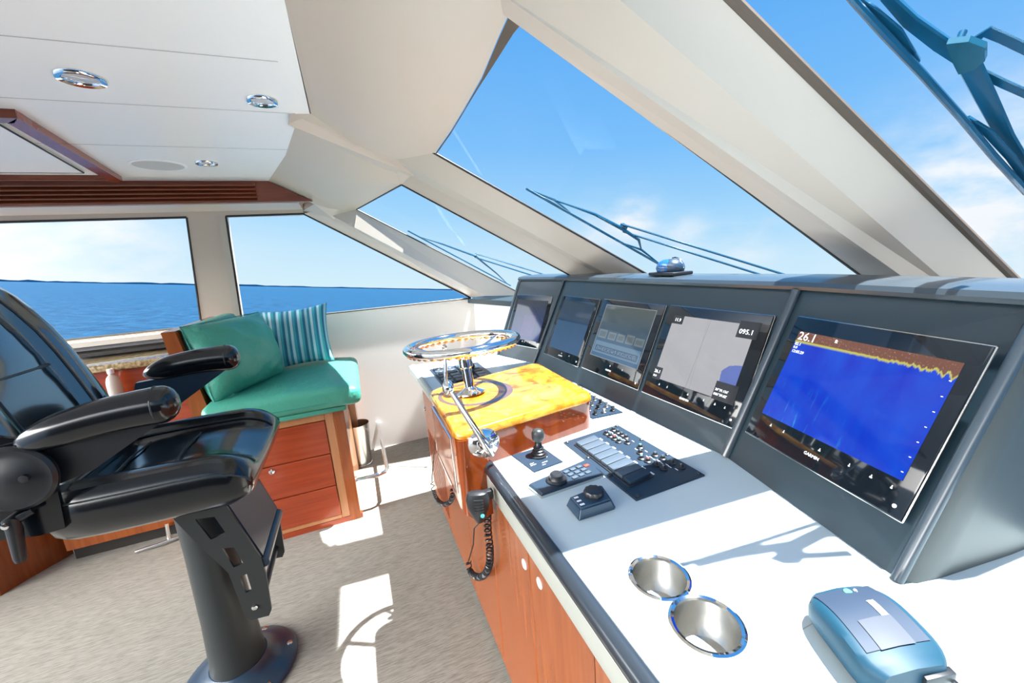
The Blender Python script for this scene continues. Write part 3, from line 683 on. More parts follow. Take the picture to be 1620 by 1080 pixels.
mb = MB(); mb.loft([[at(v, z) for v in r_] for r_, z in zip([q[0], rounded_quad(inset(bc, -.006), .05), rounded_quad(inset(bc, -.006), .05), q[0], q[3], q[4]], (ZT-.032, ZT-.028, ZT-.018, ZT-.006, ZT-.001, ZT))])
build(mb, 'burl_top', 'burl', blk)
fc = [V((.235, 1.13, 0)), V((.335, 1.145, 0)), V((.335, 1.62, 0)), V((.245, 1.61, 0))]
mb = MB(); rq = rounded_quad(fc, [.035, .004, .004, .035]); rq2 = rounded_quad([p+V((.03, 0, 0)) if i in (0, 3) else p for i, p in enumerate(fc)], [.035, .004, .004, .035])
mb.loft([[at(v, z) for v in r_] for r_, z in ((rq2, .775), (rq, .80), (rq, ZT-.03))]); build(mb, 'front_drop', 'lacquer', blk)
rp = [V((.236, 1.22, .84)), V((.240, 1.56, .84)), V((.240, 1.56, 1.035)), V((.236, 1.22, 1.035))]  # reflection in the glossy front, modelled as dark panel and chrome outline
build(MB().slab(rp, (-.003, 0, 0)), 'reflection_panel', 'woodx', blk, smooth=False)
build(MB().tube(rp, .005, 8, closed=True), 'reflection_outline', 'chrome', blk)
# inlaid ring on the top
wc = V((.384, 1.478, ZT))
mb = MB(); n = 64
ro = [wc+V((.150*math.cos(2*math.pi*j/n)+.02, .150*math.sin(2*math.pi*j/n), .0006)) for j in range(n)]; ri = [wc+V((.126*math.cos(2*math.pi*j/n)+.012, .126*math.sin(2*math.pi*j/n), .0006)) for j in range(n)]
ins = [i for i in range(n)]
mb.loft([[p for p in ri], [p for p in ro]], caps=False)
M['inlay'] = mat('dark inlay', (.10, .055, .05), .2, coat=.8)
for f in mb.b.faces[:]:
    c = f.calc_center_median()
    if c.x < .262 or c.y < 1.175: mb.b.faces.remove(f)
build(mb, 'inlay_ring', 'inlay', blk, smooth=False)

# ---- steering wheel
wt = thing('steering_wheel', wc, 'large polished chrome steering wheel standing over the burl box', 'steering wheel')
WZ = 1.292; cw = V((.376, 1.505, WZ)); R_ = .214
tn = V((-.02, .05, 1)).normalized(); tx = V((1, 0, 0)); tx = (tx-tn*tx.dot(tn)).normalized(); ty = tn.cross(tx)
def ring(r, h, k): return [cw+tn*h+(tx*math.cos(2*math.pi*j/k)+ty*math.sin(2*math.pi*j/k))*r for j in range(k)]
build(MB().tube(ring(R_, 0, 96), .0165, 16, closed=True), 'rim', 'chrome', wt)
mb = MB()
n = 168
pth = [cw+tn*(-.012-.0025*math.sin(j*2*math.pi/4))+(tx*math.cos(2*math.pi*j/n)+ty*math.sin(2*math.pi*j/n))*(R_-.004) for j in range(n)]
M['copper'] = mat('copper toned grip', (.75, .42, .22), .18, 1)
build(mb.tube(pth, [.008+.002*math.sin(j*2*math.pi/4) for j in range(n)], 8, closed=True), 'finger_grips', 'copper', wt)
for a in (0.5, 2.6, 4.7):
    d = tx*math.cos(a)+ty*math.sin(a); s2 = (tn.cross(d)).normalized()
    mb = MB(); mb.loft([[cw+d*r+tn*h+s2*w*math.cos(t)+tn*.005*math.sin(t) for t in [2*math.pi*i/10 for i in range(10)]] for r, h, w in ((.02, -.055, .017), (.08, -.045, .013), (.16, -.022, .012), (R_-.008, -.004, .014))])
    build(mb, 'spoke', 'chrome', wt)
col0 = wc; ax = (cw-tn*.04-wc); L_ = ax.length; ax.normalize()
build(MB().lathe([(.0, 0), (.058, 0), (.058, .006), (.040, .014), (.026, .022), (.020, .028), (.020, L_*.62), (.027, L_*.66), (.027, L_*.86), (.020, L_*.9), (.020, L_)], wc, ax, 32), 'column', 'chrome', wt)
build(MB().lathe([(.0, -.028), (.035, -.026), (.045, -.016), (.045, -.004), (.036, .004), (.0, .010)], cw-tn*.035, tn, 32), 'hub', 'chrome', wt)
# ---- shift levers
fl = Y(765, 700, 1.128); ball = Y(709, 613, 1.07)
lv = thing('control_lever', fl, 'chrome control lever with round flange on near side of the wood box, leaning up-left', 'lever', 'chrome control levers on the wood box')
build(MB().lathe([(.0, -.002), (.047, -.002), (.050, .004), (.044, .012), (.026, .018), (.022, .03), (.020, .045), (.0, .05)], fl+V((0, .0, 0)), (-.1, -1, 0), 36), 'flange', 'chrome', lv)
h0 = fl+V((0, -.04, 0)); build(MB().tube([h0+(h0-ball).normalized()*.03, h0, h0.lerp(ball, .25), h0.lerp(ball, .9), ball], [.010, .015, .011, .008, .008], 12), 'rod', 'chrome', lv)
mb = MB(); mb.sph(ball, .017, .017, .022); build(mb, 'knob', 'chrome', lv)
b2 = Y(703, 549, 1.72); f2 = Y(708, 640, 1.70); f2 = V((.33, 1.668, 1.0)); k2 = Y(706, 606, 1.69)
lv2 = thing('control_lever', f2, 'chrome control lever standing upright at far side of the wood box', 'lever', 'chrome control levers on the wood box')
build(MB().lathe([(.0, -.01), (.047, -.01), (.05, .004), (.044, .012), (.024, .018), (.0, .03)], f2+V((0, .0, 0)), (0, 1, 0), 32), 'flange', 'chrome', lv2)
build(MB().tube([f2+V((0, .02, 0)), V((k2.x, k2.y, k2.z-.03)), k2, b2], [.012, .011, .009, .007], 12), 'rod', 'chrome', lv2)
mb = MB(); mb.sph(b2, .011, .011, .014); build(mb, 'knob', 'chrome', lv2)

# ================================================================== COUNTER INSTRUMENTS
def quadplate(pts, z, h, m, name, parent, bev=.0):
    b = [at(p, z) for p in pts]; c = sum(b, V())/len(b); t = [at(c+(p-c)*(1-bev), z+h) for p in b]
    return build(MB().hull(b, t), name, m, parent, smooth=False)
# joystick
jp = [Z(809, 721, HC), Z(845, 748, HC), Z(891, 731, HC), Z(857, 707, HC)]
js = thing('joystick', sum(jp, V())/4, 'black joystick with rubber boot on a square slate plate beside the wood box', 'joystick')
quadplate(jp, HC, .004, 'panel', 'plate', js, .03)
c = Z(850, 723, HC+.004); js2 = c + V((.01, .01, 0))
build(MB().lathe([(.03, 0), (.03, .003), (.022, .005), (.024, .010), (.019, .014), (.021, .019), (.016, .023), (.018, .028), (.013, .033), (.011, .045)], js2, (.05, .05, 1), 24), 'boot', 'black', js)
build(MB().lathe([(.009, .04), (.010, .052), (.019, .055), (.021, .062), (.021, .078), (.018, .086), (.010, .091), (.001, .092)], js2, (.05, .05, 1), 28), 'knob', 'powder', js)
u_ = (jp[2]-jp[1]).normalized(); v_ = (jp[0]-jp[1]).normalized()
for a, b, l in ((.2, .3, .02), (.2, .38, .014), (.55, .25, .02), (.72, .45, .016), (.8, .62, .02), (.45, .15, .012)): 
    q = jp[1].lerp(jp[2], a)+v_*b*.12; build(MB().obox(at(q, HC+.0045), u_*l/2, v_*.0012, V((0, 0, .0004))), 'plate_marking', 'white', js, smooth=False)
# rotary control pad
pp = [Z(836, 772, HC), Z(857, 789, HC), Z(955, 755, HC), Z(930, 731, HC)]
cpn = thing('keypad', sum(pp, V())/4, 'narrow slate control pad with round jog dial and small keys, chrome rimmed', 'control pad')
quadplate(pp, HC, .008, 'steel', 'rim', cpn, .0); quadplate([p for p in pp], HC+.008, .006, 'panel', 'face', cpn, .05)
uu = ((pp[3]-pp[0])+(pp[2]-pp[1])).normalized(); vv = (pp[0]-pp[1]).normalized(); pc = sum(pp, V())/4
dc = at(pp[0].lerp(pp[1], .5)+uu*.075, HC+.014)
build(MB().lathe([(.030, 0), (.031, .004), (.027, .008), (.022, .006), (.020, .009), (.019, .02), (.015, .024), (.001, .025)], dc, n=32), 'jog_dial', 'black', cpn)
k = 0
for i in range(3):
    for j in range(3):
        q = at(pp[0].lerp(pp[1], .2+.3*j)+uu*(.125+.024*i), HC+.0155)
        build(MB().obox(q, uu*.009, vv*.006, V((0, 0, .0022)), .001, 1), 'key', 'rocker', cpn)
q = at(pp[0].lerp(pp[1], .3)+uu*.195, HC+.0155); build(MB().obox(q, uu*.008, vv*.005, V((0, 0, .002)), .001, 1), 'key', 'red', cpn)
# thruster knob box
bx = [Z(894, 800, HC), Z(915, 826, HC), Z(976, 806, HC), Z(955, 775, HC)]
tb = thing('knob_box', sum(bx, V())/4, 'small dark blue box with round ribbed knob, alone between control pad and cup holders', 'control box')
b0_ = [at(p, HC) for p in bx]; c = sum(b0_, V())/4; t0_ = [at(c+(p-c)*.80, HC+.028) for p in bx]
mb = MB(); mb.hull(b0_, t0_); bmesh.ops.bevel(mb.b, geom=mb.b.edges[:], offset=.004, segments=3, affect='EDGES'); build(mb, 'housing', 'navy', tb)
kc = at(c+(bx[2]-bx[1])*.10+(bx[3]-bx[2])*.08, HC+.028)
mb = MB(); n = 40; mb.loft([[kc+V(((r+(.0016 if j % 4 < 2 else 0))*math.cos(2*math.pi*j/n), (r+(.0016 if j % 4 < 2 else 0))*math.sin(2*math.pi*j/n), h)) for j in range(n)] for r, h in ((.024, 0), (.025, .008), (.022, .013), (.015, .014), (.001, .0135))]); build(mb, 'knob', 'black', tb)
for i in range(3): build(MB().obox(at(bx[0].lerp(bx[1], .25+.22*i)+(bx[2]-bx[1])*.22, HC+.0285), (.006, 0, 0), (0, .003, 0), (0, 0, .0004)), 'marking', 'white', tb, smooth=False)
# main switch panel
sp = [Z(891, 701, HC), Z(1006.7, 793, HC), Z(1115.6, 753, HC), Z(976.7, 673, HC)]
swp = thing('switch_panel', sum(sp, V())/4, 'large slate switch panel with a row of rockers and two rows of push buttons', 'switch panel')
quadplate(sp, HC, .005, 'panel', 'plate', swp, .01)
def spt(a, b, h=.005):                                # a 0..1 from far to near end, b 0..1 from helm side to screens
    p = sp[0].lerp(sp[1], a).lerp(sp[3].lerp(sp[2], a), b); return at(p, HC+h)
su = (sp[3]-sp[0]).normalized(); sv = (sp[1]-sp[0]).normalized()
build(MB().obox((spt(.12, .27)+spt(.84, .27))/2, su*.048, sv*.148, V((0, 0, .003)), .002), 'rocker_frame', 'black', swp)
for i in range(8):
    c = spt(.155+.0925*i, .27, .011)
    mb = MB(); mb.obox(c, su*.040, sv*.0165, V((0, 0, .004)), .002, 2)
    for v in mb.b.verts: 
        dd = (v.co-c).dot(su)/.04; 
        if v.co.z > c.z: v.co.z += .005*dd*dd - (.002 if dd < 0 else 0)
    build(mb, 'rocker_switch', 'rocker' if i < 7 else 'panel', swp)
btn = [(.10, .66, 0), (.16, .66, 0), (.22, .66, 'red'), (.28, .66, 'cyan'), (.08, .82, 0), (.14, .82, 0), (.20, .82, 0), (.26, .82, 0), (.34, .74, 0), (.46, .80, 'cyan'), (.53, .70, 0),
       (.60, .62, 'cyan'), (.66, .64, 'red'), (.73, .66, 0), (.80, .68, 0), (.62, .82, 0), (.69, .84, 0), (.77, .86, 0), (.85, .88, 0)]
for a, b, k in btn:
    c = spt(a, b)
    bb_ = build(MB().lathe([(.011, 0), (.012, .003), (.009, .005), (.0065, .0055), (.0065, .011), (.005, .0125), (.001, .013)], c, n=18), 'push_button', 'black', swp)
    build(MB().lathe([(.004, .0128), (.0035, .0142), (.0005, .0145)], c, n=12), 'button_cap', k if k else 'rocker', bb_)
for i in range(8): build(MB().obox(spt(.155+.0925*i, .50, .0054), su*.003, sv*.008, V((0, 0, .0003))), 'legend', 'white', swp, smooth=False)
for a, b, k in btn: build(MB().obox(spt(a+.0, b+.10 if b < .8 else b-.075, .0054), su*.001, sv*.006, V((0, 0, .0003))), 'legend', 'white', swp, smooth=False)
for a, b in ((.03, .04), (.97, .06), (.97, .95), (.03, .95), (.36, .05), (.66, .05), (.36, .96), (.66, .96)):
    build(MB().lathe([(.006, 0), (.006, .003), (.003, .005), (.0005, .005)], spt(a, b), n=14), 'screw', 'powder', swp)
# small knob panel beyond the wood box and keyboard panel behind the wheel
kp = [V((.815, 1.52, HC)), V((.815, 1.275, HC)), V((.955, 1.265, HC)), V((.965, 1.51, HC))]
ksp = thing('dimmer_console', sum(kp, V())/4, 'small slate panel of toggle knobs in the gap between wood box and screens', 'switch panel')
quadplate(kp, HC, .005, 'panel', 'plate', ksp, .02)
for i in range(5):
    for j in range(3):
        c = at(kp[0].lerp(kp[1], .12+.19*i).lerp(kp[3].lerp(kp[2], .12+.19*i), .22+.29*j), HC+.005)
        build(MB().lathe([(.010, 0), (.011, .003), (.006, .005), (.005, .012), (.008, .014), (.008, .02), (.0005, .021)], c, n=14), 'knob', 'steel' if (i+j) % 2 else 'black', ksp)
lp = [V((.385, 2.46, HC)), V((.385, 2.06, HC)), V((.69, 2.06, HC)), V((.70, 2.44, HC))]
lpn = thing('keyboard_console', sum(lp, V())/4, 'dark control panel with keys on the far worktop end behind the steering wheel', 'control panel')
quadplate(lp, HC, .006, 'panel', 'plate', lpn, .02)
for i in range(6):
    for j in range(4):
        c = at(lp[0].lerp(lp[1], .12+.15*i).lerp(lp[3].lerp(lp[2], .12+.15*i), .14+.22*j), HC+.010)
        build(MB().obox(c, (.026, 0, 0), (0, .022, 0), (0, 0, .005), .002, 1), 'key', 'rocker' if (i+j) % 3 else 'black', lpn)
jc = V((.60, 2.30, HC+.008))
build(MB().lathe([(.04, 0), (.04, .02), (.03, .035), (.022, .06), (.030, .075), (.030, .10), (.0005, .108)], jc, n=24), 'round_control', 'black', lpn)

# ================================================================== PHONE
ph = thing('telephone', Z(1390, 1000, HC), 'blue-grey curved corded telephone lying at the near right end of the worktop', 'telephone')
pq = [Z(1270, 950, HC+.04), Z(1388, 917, HC+.04), Z(1504, 1040, HC+.04), Z(1372, 1078, HC+.04)]
pq = [V((.634, .361, 0)), V((.774, .324, 0)), V((.706, .210, 0)), V((.590, .241, 0))]
cu_ = (pq[1]-pq[0]+pq[2]-pq[3]).normalized(); cv_ = (pq[3]-pq[0]+pq[2]-pq[1]).normalized(); pcn = sum(pq, V())/4
def php(s, t, h): return at(pcn+cu_*s+cv_*t*.76, HC+h)      # s across, t along (towards viewer)
def hump(t): return .062-.00-1.6*max(0, -t-.0)**2*1.3-.9*max(0, t)**2
mb = MB(); rings = []
for k in range(17):
    t = -.098+.196*k/16; e = 1-abs(t/.098)**6*.28; H_ = hump(t); w = .069*e
    rings.append([php(s*w, t, z) for s, z in ((-.92, .004+.006), (-1, .02), (-1, H_-.014), (-.94, H_-.005), (-.8, H_), (0, H_+.003), (.8, H_), (.94, H_-.005), (1, H_-.014), (1, .02), (.92, .01), (0, .004))])
mb.loft(rings); build(mb, 'handset', 'phone', ph)
def facesheet(s0, s1, t0, t1, h, m, name, n=10):
    mb = MB(); R1 = []
    for k in range(n+1):
        t = lerp(t0, t1, k/n); H_ = hump(t)+h; R1.append([php(lerp(s0, s1, i/4), t, H_+.003*(1-abs(lerp(s0, s1, i/4)/.06))) for i in range(5)])
    mb.loft(R1, closed=False); mb.loft([[p-V((0, 0, .003)) for p in r] for r in R1][::-1], closed=False); return build(mb, name, m, ph)
facesheet(-.052, .052, -.086, .060, .0012, 'phone2', 'faceplate'); facesheet(-.030, .026, .004, .062, .0024, 'phone3', 'label_panel'); facesheet(.012, .024, -.035, .004, .0024, 'white', 'label_strip')
build(MB().lathe([(.0, .002), (.006, .002), (.006, 0)], php(.004, -.072, hump(-.072)+.003), n=14), 'indicator', 'green', ph)
mb = MB(); mb.text('9', php(.018, -.070, hump(-.07)+.0035), cu_, -cv_, .012); build(mb, 'numeral', 'white', ph)
mb = MB(); mb.tube([php(-.058, t, hump(t)-.009) for t in [-.08+.14*i/12 for i in range(13)]], .0035, 8); build(mb, 'side_strip', 'dark', ph)
build(MB().obox(php(.035, .098, .030), cu_*.024, cv_*.006, V((0, 0, .012)), .002), 'plug_recess', 'black', ph)
mb = MB(); mb.tube([php(.05, .09, .035), php(.065, .12, .02), php(.085, .14, .006), php(.13, .15, .004), php(.2, .19, .004)], .0032, 8); build(mb, 'cord', 'black', ph)
build(MB().box(0, .0001, 0, .0001, 0, .0001), 'foot_pad', 'black', ph) if False else None
mb = MB(); mb.obox(php(0, 0, .006), cu_*.05, cv_*.075, V((0, 0, .006)), .003); build(mb, 'cradle', 'black', ph)

# ================================================================== RADIO MICROPHONES
def coil(path, r, turns, wire, n=None):
    P = [V(p) for p in path]; N_ = turns*10; out = []
    L = [0]
    for a, b in zip(P, P[1:]): L.append(L[-1]+(b-a).length)
    def pt(s):
        s *= L[-1]
        for i in range(len(P)-1):
            if s <= L[i+1] or i == len(P)-2:
                t = (s-L[i])/(L[i+1]-L[i]); p0 = P[max(i-1, 0)]; p1 = P[i]; p2 = P[i+1]; p3 = P[min(i+2, len(P)-1)]
                return .5*((2*p1)+(p2-p0)*t+(2*p0-5*p1+4*p2-p3)*t*t+(3*p1-p0-3*p2+p3)*t**3)
    up = None
    for k in range(N_+1):
        s = k/N_; p = pt(s); t = (pt(min(1, s+.004))-pt(max(0, s-.004))).normalized()
        a = V((1, 0, 0)); a = (a-t*a.dot(t)).normalized(); b = t.cross(a); th = 2*math.pi*k/10
        out.append(p+(a*math.cos(th)+b*math.sin(th))*r)
    return MB().tube(out, wire, 5)
mx_ = .262
fa_ = V((-.38, -.92, 0)).normalized(); wa_ = V((.92, -.38, 0)).normalized()
mp = X(757, 802, mx_)
mic = thing('radio_microphone', mp, 'black radio microphone with coiled cord hanging from the console front near the wood box', 'microphone', 'radio microphones')
mb = MB(); rings = []
for h, w, d in ((.052, .018, .010), (.048, .030, .016), (.030, .036, .020), (.005, .034, .020), (-.020, .026, .017), (-.040, .016, .012), (-.050, .010, .008)):
    rings.append([mp+fa_*(math.cos(t)*d)+wa_*(math.sin(t)*w)+V((0, 0, h)) for t in [2*math.pi*i/20 for i in range(20)]])
mb.loft(rings); build(mb, 'body', 'black', mic)
mb = MB()
for i in range(5): mb.obox(mp+fa_*.0195+wa_*(.004)+V((0, 0, .034-.009*i)), fa_*.001, wa_*.014, (0, 0, .0015))
build(mb, 'grille', 'powder', mic, smooth=False)
build(MB().rbox(mp.x+.005, mp.x+.052, mp.y+.002, mp.y+.022, mp.z+.01, mp.z+.04, .003, 2), 'hanger', 'black', mic)
build(MB().lathe([(.006, 0), (.006, .003), (.0005, .004)], mp+fa_*.0165+wa_*.012+V((0, 0, -.018)), fa_, 12), 'push_key', 'cyan', mic)
fx = .320
pts = [X(*q, fx) for q in ((771, 808), (772, 840), (775, 868), (774, 893), (766, 909), (754, 912), (744, 903), (741, 888))]
build(coil(pts, .0115, 40, .0032), 'coiled_cord', 'black', mic)
build(MB().tube([mp+V((0, 0, -.05))]+[X(*q, fx-.005) for q in ((750, 835), (749, 860), (741, 888))], .0028, 6), 'straight_cord', 'black', mic)
m2 = thing('radio_microphone', X(690, 790, .26), 'black coiled microphone cord looping below the wood box, farther from the camera', 'microphone cord', 'radio microphones')
fx2 = .30
pts = [X(*q, fx2) for q in ((683, 762), (686, 777), (692, 790), (701, 797), (710, 795), (716, 785), (716, 772))]
build(coil(pts, .010, 30, .003), 'coiled_cord', 'black', m2)
build(MB().tube([X(*q, .30) for q in ((688, 700), (685, 735), (683, 762))], .003, 6), 'straight_cord', 'black', m2)

# ================================================================== CEILING FITTINGS
M['lamp'] = mat('lamp lens', (.55, .55, .55), .2, coat=.5)
def downlight(px, r, label):
    c = Z(*px, 2.2)
    t = thing('downlight', c, label, 'ceiling light', 'recessed ceiling lights')
    build(MB().lathe([(r, 0), (r, -.004), (r*.93, -.010), (r*.72, -.008), (r*.66, -.002), (r*.66, .0)], c, n=40, caps=False), 'ring', 'chrome', t)
    build(MB().lathe([(r*.70, -.001), (r*.5, -.004), (.0005, -.005)], c, n=32), 'lens', 'lamp', t)
downlight((127.5, 122), .058, 'largest-looking recessed chrome ceiling light, above the wood-trimmed ceiling hatch')
downlight((414.5, 158), .050, 'recessed chrome ceiling light nearest the sloping cream windscreen header')
downlight((326.5, 257), .050, 'recessed chrome ceiling light just right of the round speaker')
c = Z(251, 261, 2.2); spk = thing('ceiling_speaker', c, 'flat round grey speaker grille in the white ceiling beside the hatch corner', 'speaker')
build(MB().lathe([(.115, 0), (.115, -.003), (.108, -.006), (.104, -.004)], c, n=48), 'ring', 'ceiling', spk); build(MB().lathe([(.106, -.001), (.106, -.004), (.0005, -.006)], c, n=48), 'grille', 'grille', spk)
hx = [V((-2.2, 1.925, 2.2)), V((-.934, 1.925, 2.2)), V((-1.073, 2.94, 2.2)), V((-2.2, 2.94, 2.2))]
htc = thing('ceiling_hatch', (-1.6, 2.4, 2.2), 'white ceiling hatch panel framed in red-brown wood, cut off by the left edge', 'hatch')
m = MB(); w = .055
m.slab([hx[0], hx[1], hx[1]+V((-w*.7, w, 0)), hx[0]+V((0, w, 0))], (0, 0, -.028)); build(m, 'frame_rail', 'woodx', htc, smooth=False)
m = MB(); m.slab([hx[1], hx[2], hx[2]+V((-w, -.0, 0)), hx[1]+V((-w, w, 0))], (0, 0, -.028)); build(m, 'frame_rail', 'drawer', htc, smooth=False)
m = MB(); m.slab([hx[3], hx[2], hx[2]+V((-w*.9, -.03, 0)), hx[3]+V((0, -.03, 0))], (0, 0, -.020)); build(m, 'frame_rail', 'woodx', htc, smooth=False)
i0 = [V((-2.2, 2.03, 2.195)), V((-1.045, 2.03, 2.195)), V((-1.17, 2.80, 2.195)), V((-2.2, 2.80, 2.195))]
build(MB().slab(i0, (0, 0, -.008)), 'door_panel', 'ceiling', htc, smooth=False)
mb = MB(); mb.tube([p+V((0, 0, -.006)) for p in i0], .0045, 6, closed=True); build(mb, 'seal', 'dark', htc)

# ================================================================== SETTEE
st = thing('settee', (-.6, 2.9, 0), 'cherry wood settee with three red-brown drawers and upright teal padded back', 'settee')
sx1 = -.150; sy = 2.60
build(MB().box(-.86, sx1, sy+.02, 3.62, .0, .765), 'carcass', 'oak', st, smooth=False)
build(MB().box(-.86, sx1+.012, sy-.002, sy+.03, .0, .035), 'plinth', 'drawer', st, smooth=False)
def fr(x0, x1, z0, z1, mname='oak', nm='frame_rail', y0=sy): build(MB().rbox(x0, x1, y0, sy+.022, z0, z1, .003, 1), nm, mname, st, smooth=False)
fr(-.86, -.262, .715, .765); fr(-.262+.0, -.212, .035, .765); fr(-.212, sx1, .0, .765, 'wood', 'corner_post', sy-.006); fr(-.86, -.262, .035, .06)
dz = [.06, .272, .492, .715]
for i in range(3):
    d = build(MB().rbox(-.80, -.264, sy-.004, sy+.02, dz[i]+.003, dz[i+1]-.003, .003, 1), 'drawer', 'drawer', st, smooth=False)
    if i == 1: build(MB().lathe([(.016, 0), (.016, .003), (.010, .005), (.007, .003), (.0005, .003)], Y(430, 746, sy-.004), (0, -1, 0), 24), 'drawer_lock', 'chrome', d)
# aft part of the base, set back, with toe kick
def wob(a, f, s=0):
    return lambda p: p+V((0, 0, a*math.sin(p.x*f+s)*math.sin(p.y*f*.8+s)))
sc_ = thing('seat_cushion', (-.5, 3.0, .765), 'thick teal leather seat cushion on the wooden settee base', 'cushion')
def seatf(p):
    t = max(0, p.x+.30)/.3; q = p.copy(); q.z += .012*math.sin((p.x+.9)*3.4)*math.sin((p.y-2.5)*3.2)*(1 if p.z > .86 else 0)
    if p.x > -.2: q.z -= .02*(p.x+.2)/.16*(p.z-.78)/.14
    return q
build(MB().rbox(-.86, -.035, 2.535, 3.50, .795, .930, .045, 5, seatf, 6), 'cushion', 'teal', sc_)
build(MB().rbox(-.88, -.13, 2.56, 3.50, .765, .797, .010, 2), 'base_pad', 'teal', sc_)
mb = MB(); build(mb.tube([V((-.84, 2.537, .838)), V((-.3, 2.535, .838)), V((-.07, 2.545, .834)), V((-.035, 2.60, .832))], .0035, 6), 'piping', 'teal2', sc_)
# fixed aft backrest
p_w0 = Y(255, 521, 2.68); p_w1 = Y(276, 519, 2.68)
bk_ = st
xb = p_w1.x; zt = p_w1.z
def bkf(p): return p+V((-.12*(p.z-.8)/.6, 0, 0))
build(MB().rbox(xb+.12, xb+.22, 2.69, 3.48, .80, zt, .03, 4, bkf, 3), 'backrest', 'teal', bk_)
m = MB(); m.hull([V((xb+.03, 2.66, .46)), V((xb+.13, 2.66, .46)), V((xb+.13, 3.5, .46)), V((xb+.03, 3.5, .46))], [V((p_w0.x, 2.66, zt-.015)), V((xb+.005, 2.66, zt-.015)), V((xb+.005, 3.5, zt-.015)), V((p_w0.x, 3.5, zt-.015))])
build(m, 'end_panel', 'wood', bk_, smooth=False)
def pillow(name, c, uxv, uzv, w, h, th, m, label, cat, pinch=.16, mesh_n=36):
    uxv = V(uxv).normalized(); uzv = V(uzv).normalized(); nn = uxv.cross(uzv)
    t = thing(name, V(c)-uzv*h/2, label, cat)
    mb = MB(); uv = mb.b.loops.layers.uv.verify(); N_ = mesh_n; g = {}
    for sgn in (1, -1):
        for i in range(N_+1):
            for j in range(N_+1):
                a = -1+2*i/N_; b = -1+2*j/N_
                if (i in (0, N_) or j in (0, N_)) and sgn == -1: g[(sgn, i, j)] = g[(1, i, j)]; continue
                k = (1-abs(a)**2.6)*(1-abs(b)**2.6); hh = th/2*k**.58
                sx = 1-pinch*(1-b*b)**1*abs(a)**3*.6; sz = 1-pinch*(1-a*a)*abs(b)**3*.6
                wr = .006*math.sin(a*9+b*3)*math.sin(b*7-a*2)*min(1, k*3)
                if name != 'throw_pillow': wr += (-.010*math.exp(-((a-.75)**2*20+(abs(b)-.7)**2*14)) + .006*math.sin(17*(a*.6-b))*math.exp(-((a-.55)**2+(b+.55)**2)*5) + .005*math.sin(15*(a+b*.7))*math.exp(-((a+.6)**2+(b-.6)**2)*5))*min(1, k*3)
                g[(sgn, i, j)] = mb.b.verts.new(V(c)+uxv*(a*w/2*sx)+uzv*(b*h/2*sz)+nn*(sgn*hh+wr))
        for i in range(N_):
            for j in range(N_):
                vs = [g[(sgn, i, j)], g[(sgn, i+1, j)], g[(sgn, i+1, j+1)], g[(sgn, i, j+1)]]
                if sgn == -1: vs = vs[::-1]
                f = mb.b.faces.new(vs)
                ij = {v: k for v, k in zip(vs, ([(i, j), (i+1, j), (i+1, j+1), (i, j+1)] if sgn == 1 else [(i, j+1), (i+1, j+1), (i+1, j), (i, j)]))}
                for l in f.loops: l[uv].uv = (ij[l.vert][0]/N_, ij[l.vert][1]/N_)
    build(mb, 'cover', m, t)
    per = [g[(1, i, 0)].co.copy() if 0 else None for i in ()]
    return t, lambda a, b, d=0: V(c)+uxv*(a*w/2)+uzv*(b*h/2)+nn*d
cA, cB = Y(346, 620, 2.66), Y(438, 578, 3.2); cC, cD = Y(420, 488, 3.22), Y(318, 508, 2.70)
cA = V((-.80, 2.66, .93)); cB = V((-.545, 3.18, .93)); cD = V((-.91, 2.70, 1.345)); cC = V((-.60, 3.22, 1.37))
cen = (cA+cB+cC+cD)/4; t, f_ = pillow('back_cushion', cen, cB-cA, (cC+cD)/2-(cA+cB)/2, .63, .47, .30, 'teal', 'big loose teal leather cushion leaning on the settee backrest', 'cushion', .10)
mb = MB(); q = [f_(a, b, .0) for a, b in ((-.98, -.98), (.98, -.98), (.98, .98), (-.98, .98))]; build(mb.tube([q[0].lerp(q[1], 0), q[1], q[2], q[3]], .004, 6, closed=True), 'piping', 'teal2', t)
def stripes():
    m = mat('striped fabric', (.05, .3, .4), .8); nt = m.node_tree; b = nt.nodes['Principled BSDF']
    uv = nt.nodes.new('ShaderNodeUVMap'); s = nt.nodes.new('ShaderNodeSeparateXYZ'); nt.links.new(uv.outputs[0], s.inputs[0])
    r = nt.nodes.new('ShaderNodeValToRGB'); r.color_ramp.interpolation = 'CONSTANT'; e = r.color_ramp.elements
    cols = [(.02, .16, .26), (.30, .55, .62), (.03, .26, .36), (.55, .75, .80), (.05, .38, .46), (.02, .20, .32), (.42, .66, .72), (.06, .42, .48)]
    e[0].position = 0; e[0].color = (*cols[0], 1); e[1].position = .125; e[1].color = (*cols[1], 1)
    for i in range(2, 8): q = e.new(i*.125); q.color = (*cols[i], 1)
    k = nt.nodes.new('ShaderNodeMath'); k.operation = 'MULTIPLY'; k.inputs[1].default_value = 3.3; f = nt.nodes.new('ShaderNodeMath'); f.operation = 'FRACT'
    nt.links.new(s.outputs[0], k.inputs[0]); nt.links.new(k.outputs[0], f.inputs[0]); nt.links.new(f.outputs[0], r.inputs[0]); nt.links.new(r.outputs[0], b.inputs['Base Color']); return m
M['stripe'] = stripes()
cA, cB = Y(438, 594, 3.26), Y(517, 578, 3.28); cD, cC = Y(424, 482, 3.42), Y(503, 477, 3.46)
cen = (cA+cB+cC+cD)/4; pillow('throw_pillow', cen, cB-cA, (cC+cD)/2-(cA+cB)/2, .46, .46, .16, 'stripe', 'square throw pillow striped in teal and pale blue at the wall end of the settee', 'pillow', .18)
